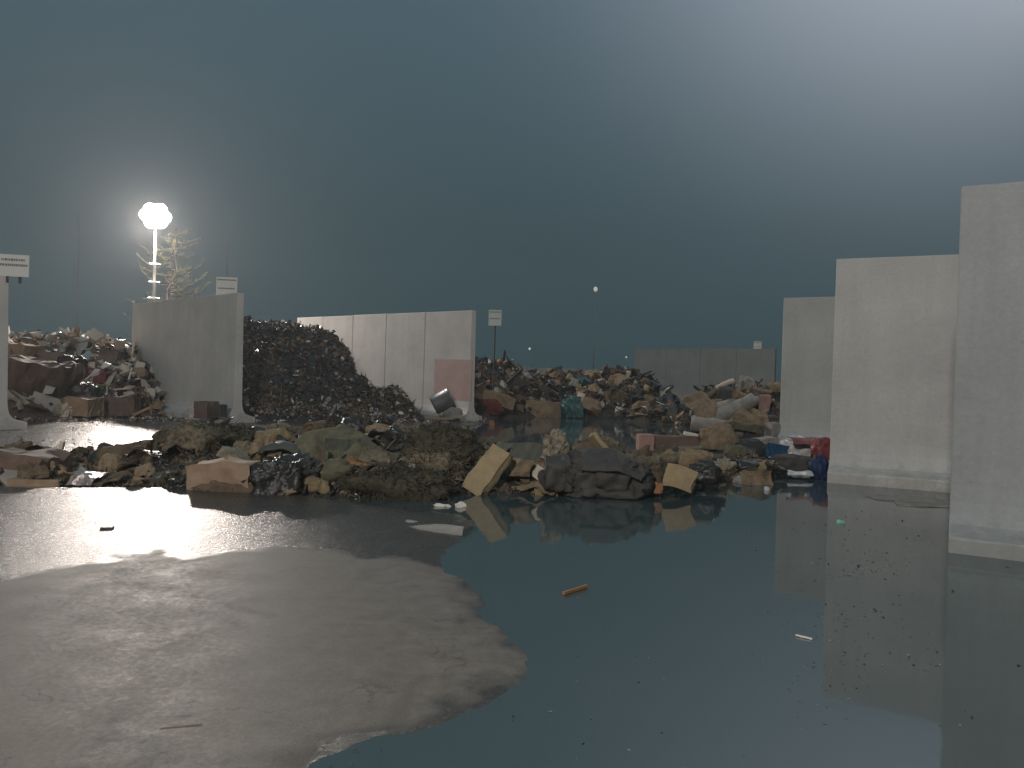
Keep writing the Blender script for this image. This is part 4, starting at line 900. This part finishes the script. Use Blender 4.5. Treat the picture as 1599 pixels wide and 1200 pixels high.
# ------------------------------------------------------------------ signs
def sign(label, centre, w, h, rz, post=None, seed=1, green=False, lines=2):
    root = empty('bay_sign', (centre.x, centre.y, 0 if post else centre.z-h/2), rz); base = 0 if post else centre.z-h/2
    tag(root, label, 'sign', 'white signs on the bay walls')
    zc = centre.z-base; mb = MB(); mb.box((0, 0, zc), (w, .02, h)); mb.build('sign_panel', MT['sign_white'], root)
    r2 = random.Random(seed); mb = MB()
    def line(z_, hh, x0, x1):
        x = x0
        while x < x1:      # worn lettering, no longer readable
            q = r2.uniform(.5, 1.0)*hh*.7; mb.box((x+q/2, -.0125, z_), (q, .004, hh*r2.uniform(.75, 1)), None); x += q+hh*(.18 if r2.random() < .82 else .3)
    if green:
        mb.box((0, -.0125, zc+h*.36), (w*.9, .004, h*.05)); mb.build('printed_line', MT['sign_green'], root)
        mb = MB(); line(zc-h*.06, h*.075, -w*.4, w*.36); mb.build('lettering', MT['sign_ink'], root)
    else:
        line(zc+h*.26, h*.12, -w*.38, w*.36); mb.build('lettering', MT['sign_ink'], root); mb = MB()
        line(zc+h*.02, h*.12, -w*.42, w*.40); mb.build('lettering', MT['sign_ink'], root)
    mb = MB()
    if post: mb.tube([(0, .05, 0), (0, .05, zc+h/2-.04)], .03, 8)
    else: mb.box((-w*.2, .03, zc-h*.35), (.05, .03, h*.9)); mb.box((w*.2, .03, zc-h*.35), (.05, .03, h*.9))
    mb.build('sign_post', MT['dark_grey'], root)
sign('white sign with grey lettering on the leftmost wall end', WD(21, 415, 16.6), .60, .47, R(16), seed=4)
sign('white sign with green line above the shaded wall', WD(354, 449, 22.8), .60, .60, R(8), post=True, seed=5, green=True)
sign('small white sign on a thin post right of the lit wall', WD(773, 496.5, 27.5), .46, .56, R(-8), post=True, seed=6, green=True)
sign('tiny white sign on the dark wall far back right', WD(1183, 541, 49.8), .50, .62, R(-28), post=True, seed=7, green=True)

# ------------------------------------------------------------------ floodlight masts
LENS = emis('lit_lamp_glass', (1, .93, .85), 60)
DIM = emis('dim_lamp_glass', (1, .9, .75), .5)
def mast(label, loc, aim, heads, rungs=True):
    h = loc.z; root = empty('floodlight_mast', (loc.x, loc.y, 0), aim); tag(root, label, 'floodlight', 'floodlight masts of the yard')
    mb = MB(); mb.tube([(0, 0, 0), (0, 0, h-.3)], [.09, .045], 12); mb.build('pole', MT['dark_grey'], root, True)
    mb = MB(); mb.tube([(-.6, .12, h-.02), (.6, .12, h-.02)], .035, 8); mb.build('crossbar', MT['galv'], root, True)
    if rungs:
        for z_ in (h-2.1, h-2.9, h-3.6, h-4.4):
            mb = MB(); mb.tube([(-.22, 0, z_), (.22, 0, z_)], .02, 6); mb.box((0, -.1, z_), (.16, .1, .10)); mb.build('climbing_bracket', MT['galv'], root)
    for x, z_ in heads:
        hd = MB(); prof = [(-.20, -.14), (.20, -.14), (.24, .16), (-.24, .16)]
        hd.add([(x+a, -.02, h+z_+c) for a, c in prof]+[(x+a*.6, .22, h+z_+c*.6+.02) for a, c in prof], [(3, 2, 1, 0), (4, 5, 6, 7), (0, 1, 5, 4), (1, 2, 6, 5), (2, 3, 7, 6), (3, 0, 4, 7)])
        f = hd.build('floodlight', MT['metal'], root)
        ln = MB(); g = sph(14, 8)
        ln.add([(x+v.x*.29, -.05+min(v.y, 0)*.14, h+z_+v.z*.27) for v in g[0]], g[1]); l_ = ln.build('lamp_glass', LENS, f, True)
mast('brightly lit floodlight mast behind the shaded concrete wall', LAMP_A, R(20), [(0, 0), (-.36, .02), (.36, -.02), (-.20, .27), (.18, .29), (-.17, -.28), (.2, -.26)])  # extra heads packed close so their glass imitates a round glare blob
mast('yard floodlight mast behind the viewpoint', LAMP_B, R(180), [(-.4, 0), (.4, 0)], False)
mast('yard floodlight mast right of the nearest wall', LAMP_C, R(-60), [(-.4, 0), (.4, 0)], False)
# unlit far street lamp and tiny lights
def lamp_post(label, px, py, D, r, m):
    c = WD(px, py, D); root = empty('street_lamp', (c.x, c.y, 0)); tag(root, label, 'street lamp', 'far lamps beyond the bays')
    mb = MB(); mb.tube([(0, 0, 0), (0, 0, c.z-r*.8)], [.06, .035], 8); mb.build('pole', MT['galv'], root, True)
    mb = MB(); g = sph(12, 8); mb.add([(v.x*r*.8, v.y*r*.8, c.z+v.z*r) for v in g[0]], g[1]); mb.build('lamp_globe', m, root, True)
lamp_post('far lamp with pale globe high above the mixed heap', 930, 452, 72, .24, emis('pale_globe', (1, .95, .85), .30))
lamp_post('tiny distant light low above the mixed heap, left', 827, 545, 90, .15, DIM)
lamp_post('tiny distant light beside the dark wall far back', 978, 558, 90, .11, DIM)

# ------------------------------------------------------------------ litter net poles
for px, yt, D, lab in ((122, 335, 52, 'tall thin net pole left of the lit mast'), (355, 372, 50, 'tall thin net pole rising behind the green lined sign'),):
    t = WD(px, yt, D); lean = t.x; root_p = WD(px-3, 560, D)
    root = empty('net_pole', (root_p.x, D, 0)); tag(root, lab, 'pole', 'litter net poles')
    mb = MB(); mb.tube([(0, 0, 0), (0, 0, t.z)], [.055, .035], 8); mb.build('pole', MT['metal'], root, True)
    mb = MB(); mb.box((0, 0, .02), (.3, .3, .04)); mb.tube([(-.05, 0, t.z), (.05, 0, t.z)], .05, 6); mb.build('pole_fitting', MT['metal'], root)

# ------------------------------------------------------------------ trees
def conifer(label, loc, h, rad, seed, nb=60, needles=9, nsz=1.0):
    r2 = random.Random(seed); root = empty('conifer_tree', loc); tag(root, label, 'tree', None)
    mb = MB(); mb.tube([(r2.gauss(0, .03)*i, r2.gauss(0, .03)*i, h*i/8) for i in range(9)], [.13*(1-i/8.6) for i in range(9)], 10); mb.build('trunk', MT['bark'], root, True)
    mb = MB()
    for i in range(nb):
        z_ = h*(.22+.76*(i/nb)); L_ = rad*(1-(z_/h)**5*.62)*r2.uniform(.6, 1.15); a = r2.uniform(0, 6.283)
        d = Vector((math.cos(a), math.sin(a), 0)); p0 = Vector((0, 0, z_)); pts = [p0]; n = 6
        for k in range(1, n+1):
            s = k/n; pts.append(p0+d*L_*s+Vector((0, 0, L_*(-.16*s+.52*s**2.4)))+Vector((r2.gauss(0, .04), r2.gauss(0, .04), r2.gauss(0, .03))))
        mb.tube(pts, [.035*(1-.8*k/n)*(L_/2.5)**.5 for k in range(n+1)], 5, 0)
        for k in range(2, n+1):
            for _ in range(3):
                sd = (d.cross(Vector((0, 0, 1)))*r2.choice([-1, 1])*r2.uniform(.4, 1)+d*r2.uniform(.2, .9)+Vector((0, 0, r2.uniform(-.1, .7)))).normalized()
                l2 = r2.uniform(.18, .5)*(1.1-.5*k/n)*L_/2.2; q0 = pts[k-1].lerp(pts[k], r2.random()); q1 = q0+sd*l2+Vector((0, 0, l2*.25))
                mb.tube([q0, q0.lerp(q1, .5)-Vector((0, 0, l2*.06)), q1], [.012, .009, .004], 3, 0, False)
                for _2 in range(needles):
                    c = q0.lerp(q1, r2.uniform(.15, 1.05)); M_ = rrot(r2, 1)
                    mb.box(c, (r2.uniform(.05, .12)*nsz, .012*nsz, .006*nsz), M_, 1)
    mb.build('crown', [MT['bark'], MT['needle']], root)
tp = WD(266, 470, 36.2); conifer('bare looking conifer with lit upturned branches beside the bright mast', (tp.x, tp.y, 0), 8.0, 1.75, 8, 64, 6)
def haze():
    b = MB(); b.box((10, 60, 14), (420, 300, 30))  # thin haze volume added to imitate lens veil and lamp halo
    m = bpy.data.materials.new('glare_haze'); m.use_nodes = True; t = m.node_tree; t.nodes.clear()
    o = t.nodes.new('ShaderNodeOutputMaterial'); v = t.nodes.new('ShaderNodeVolumePrincipled')
    v.inputs['Density'].default_value = HAZE; v.inputs['Color'].default_value = (.95, .96, 1, 1)
    v.inputs['Anisotropy'].default_value = .3
    t.links.new(v.outputs[0], o.inputs['Volume'])
    tag(b.build('haze', m), kind='stuff')
haze()
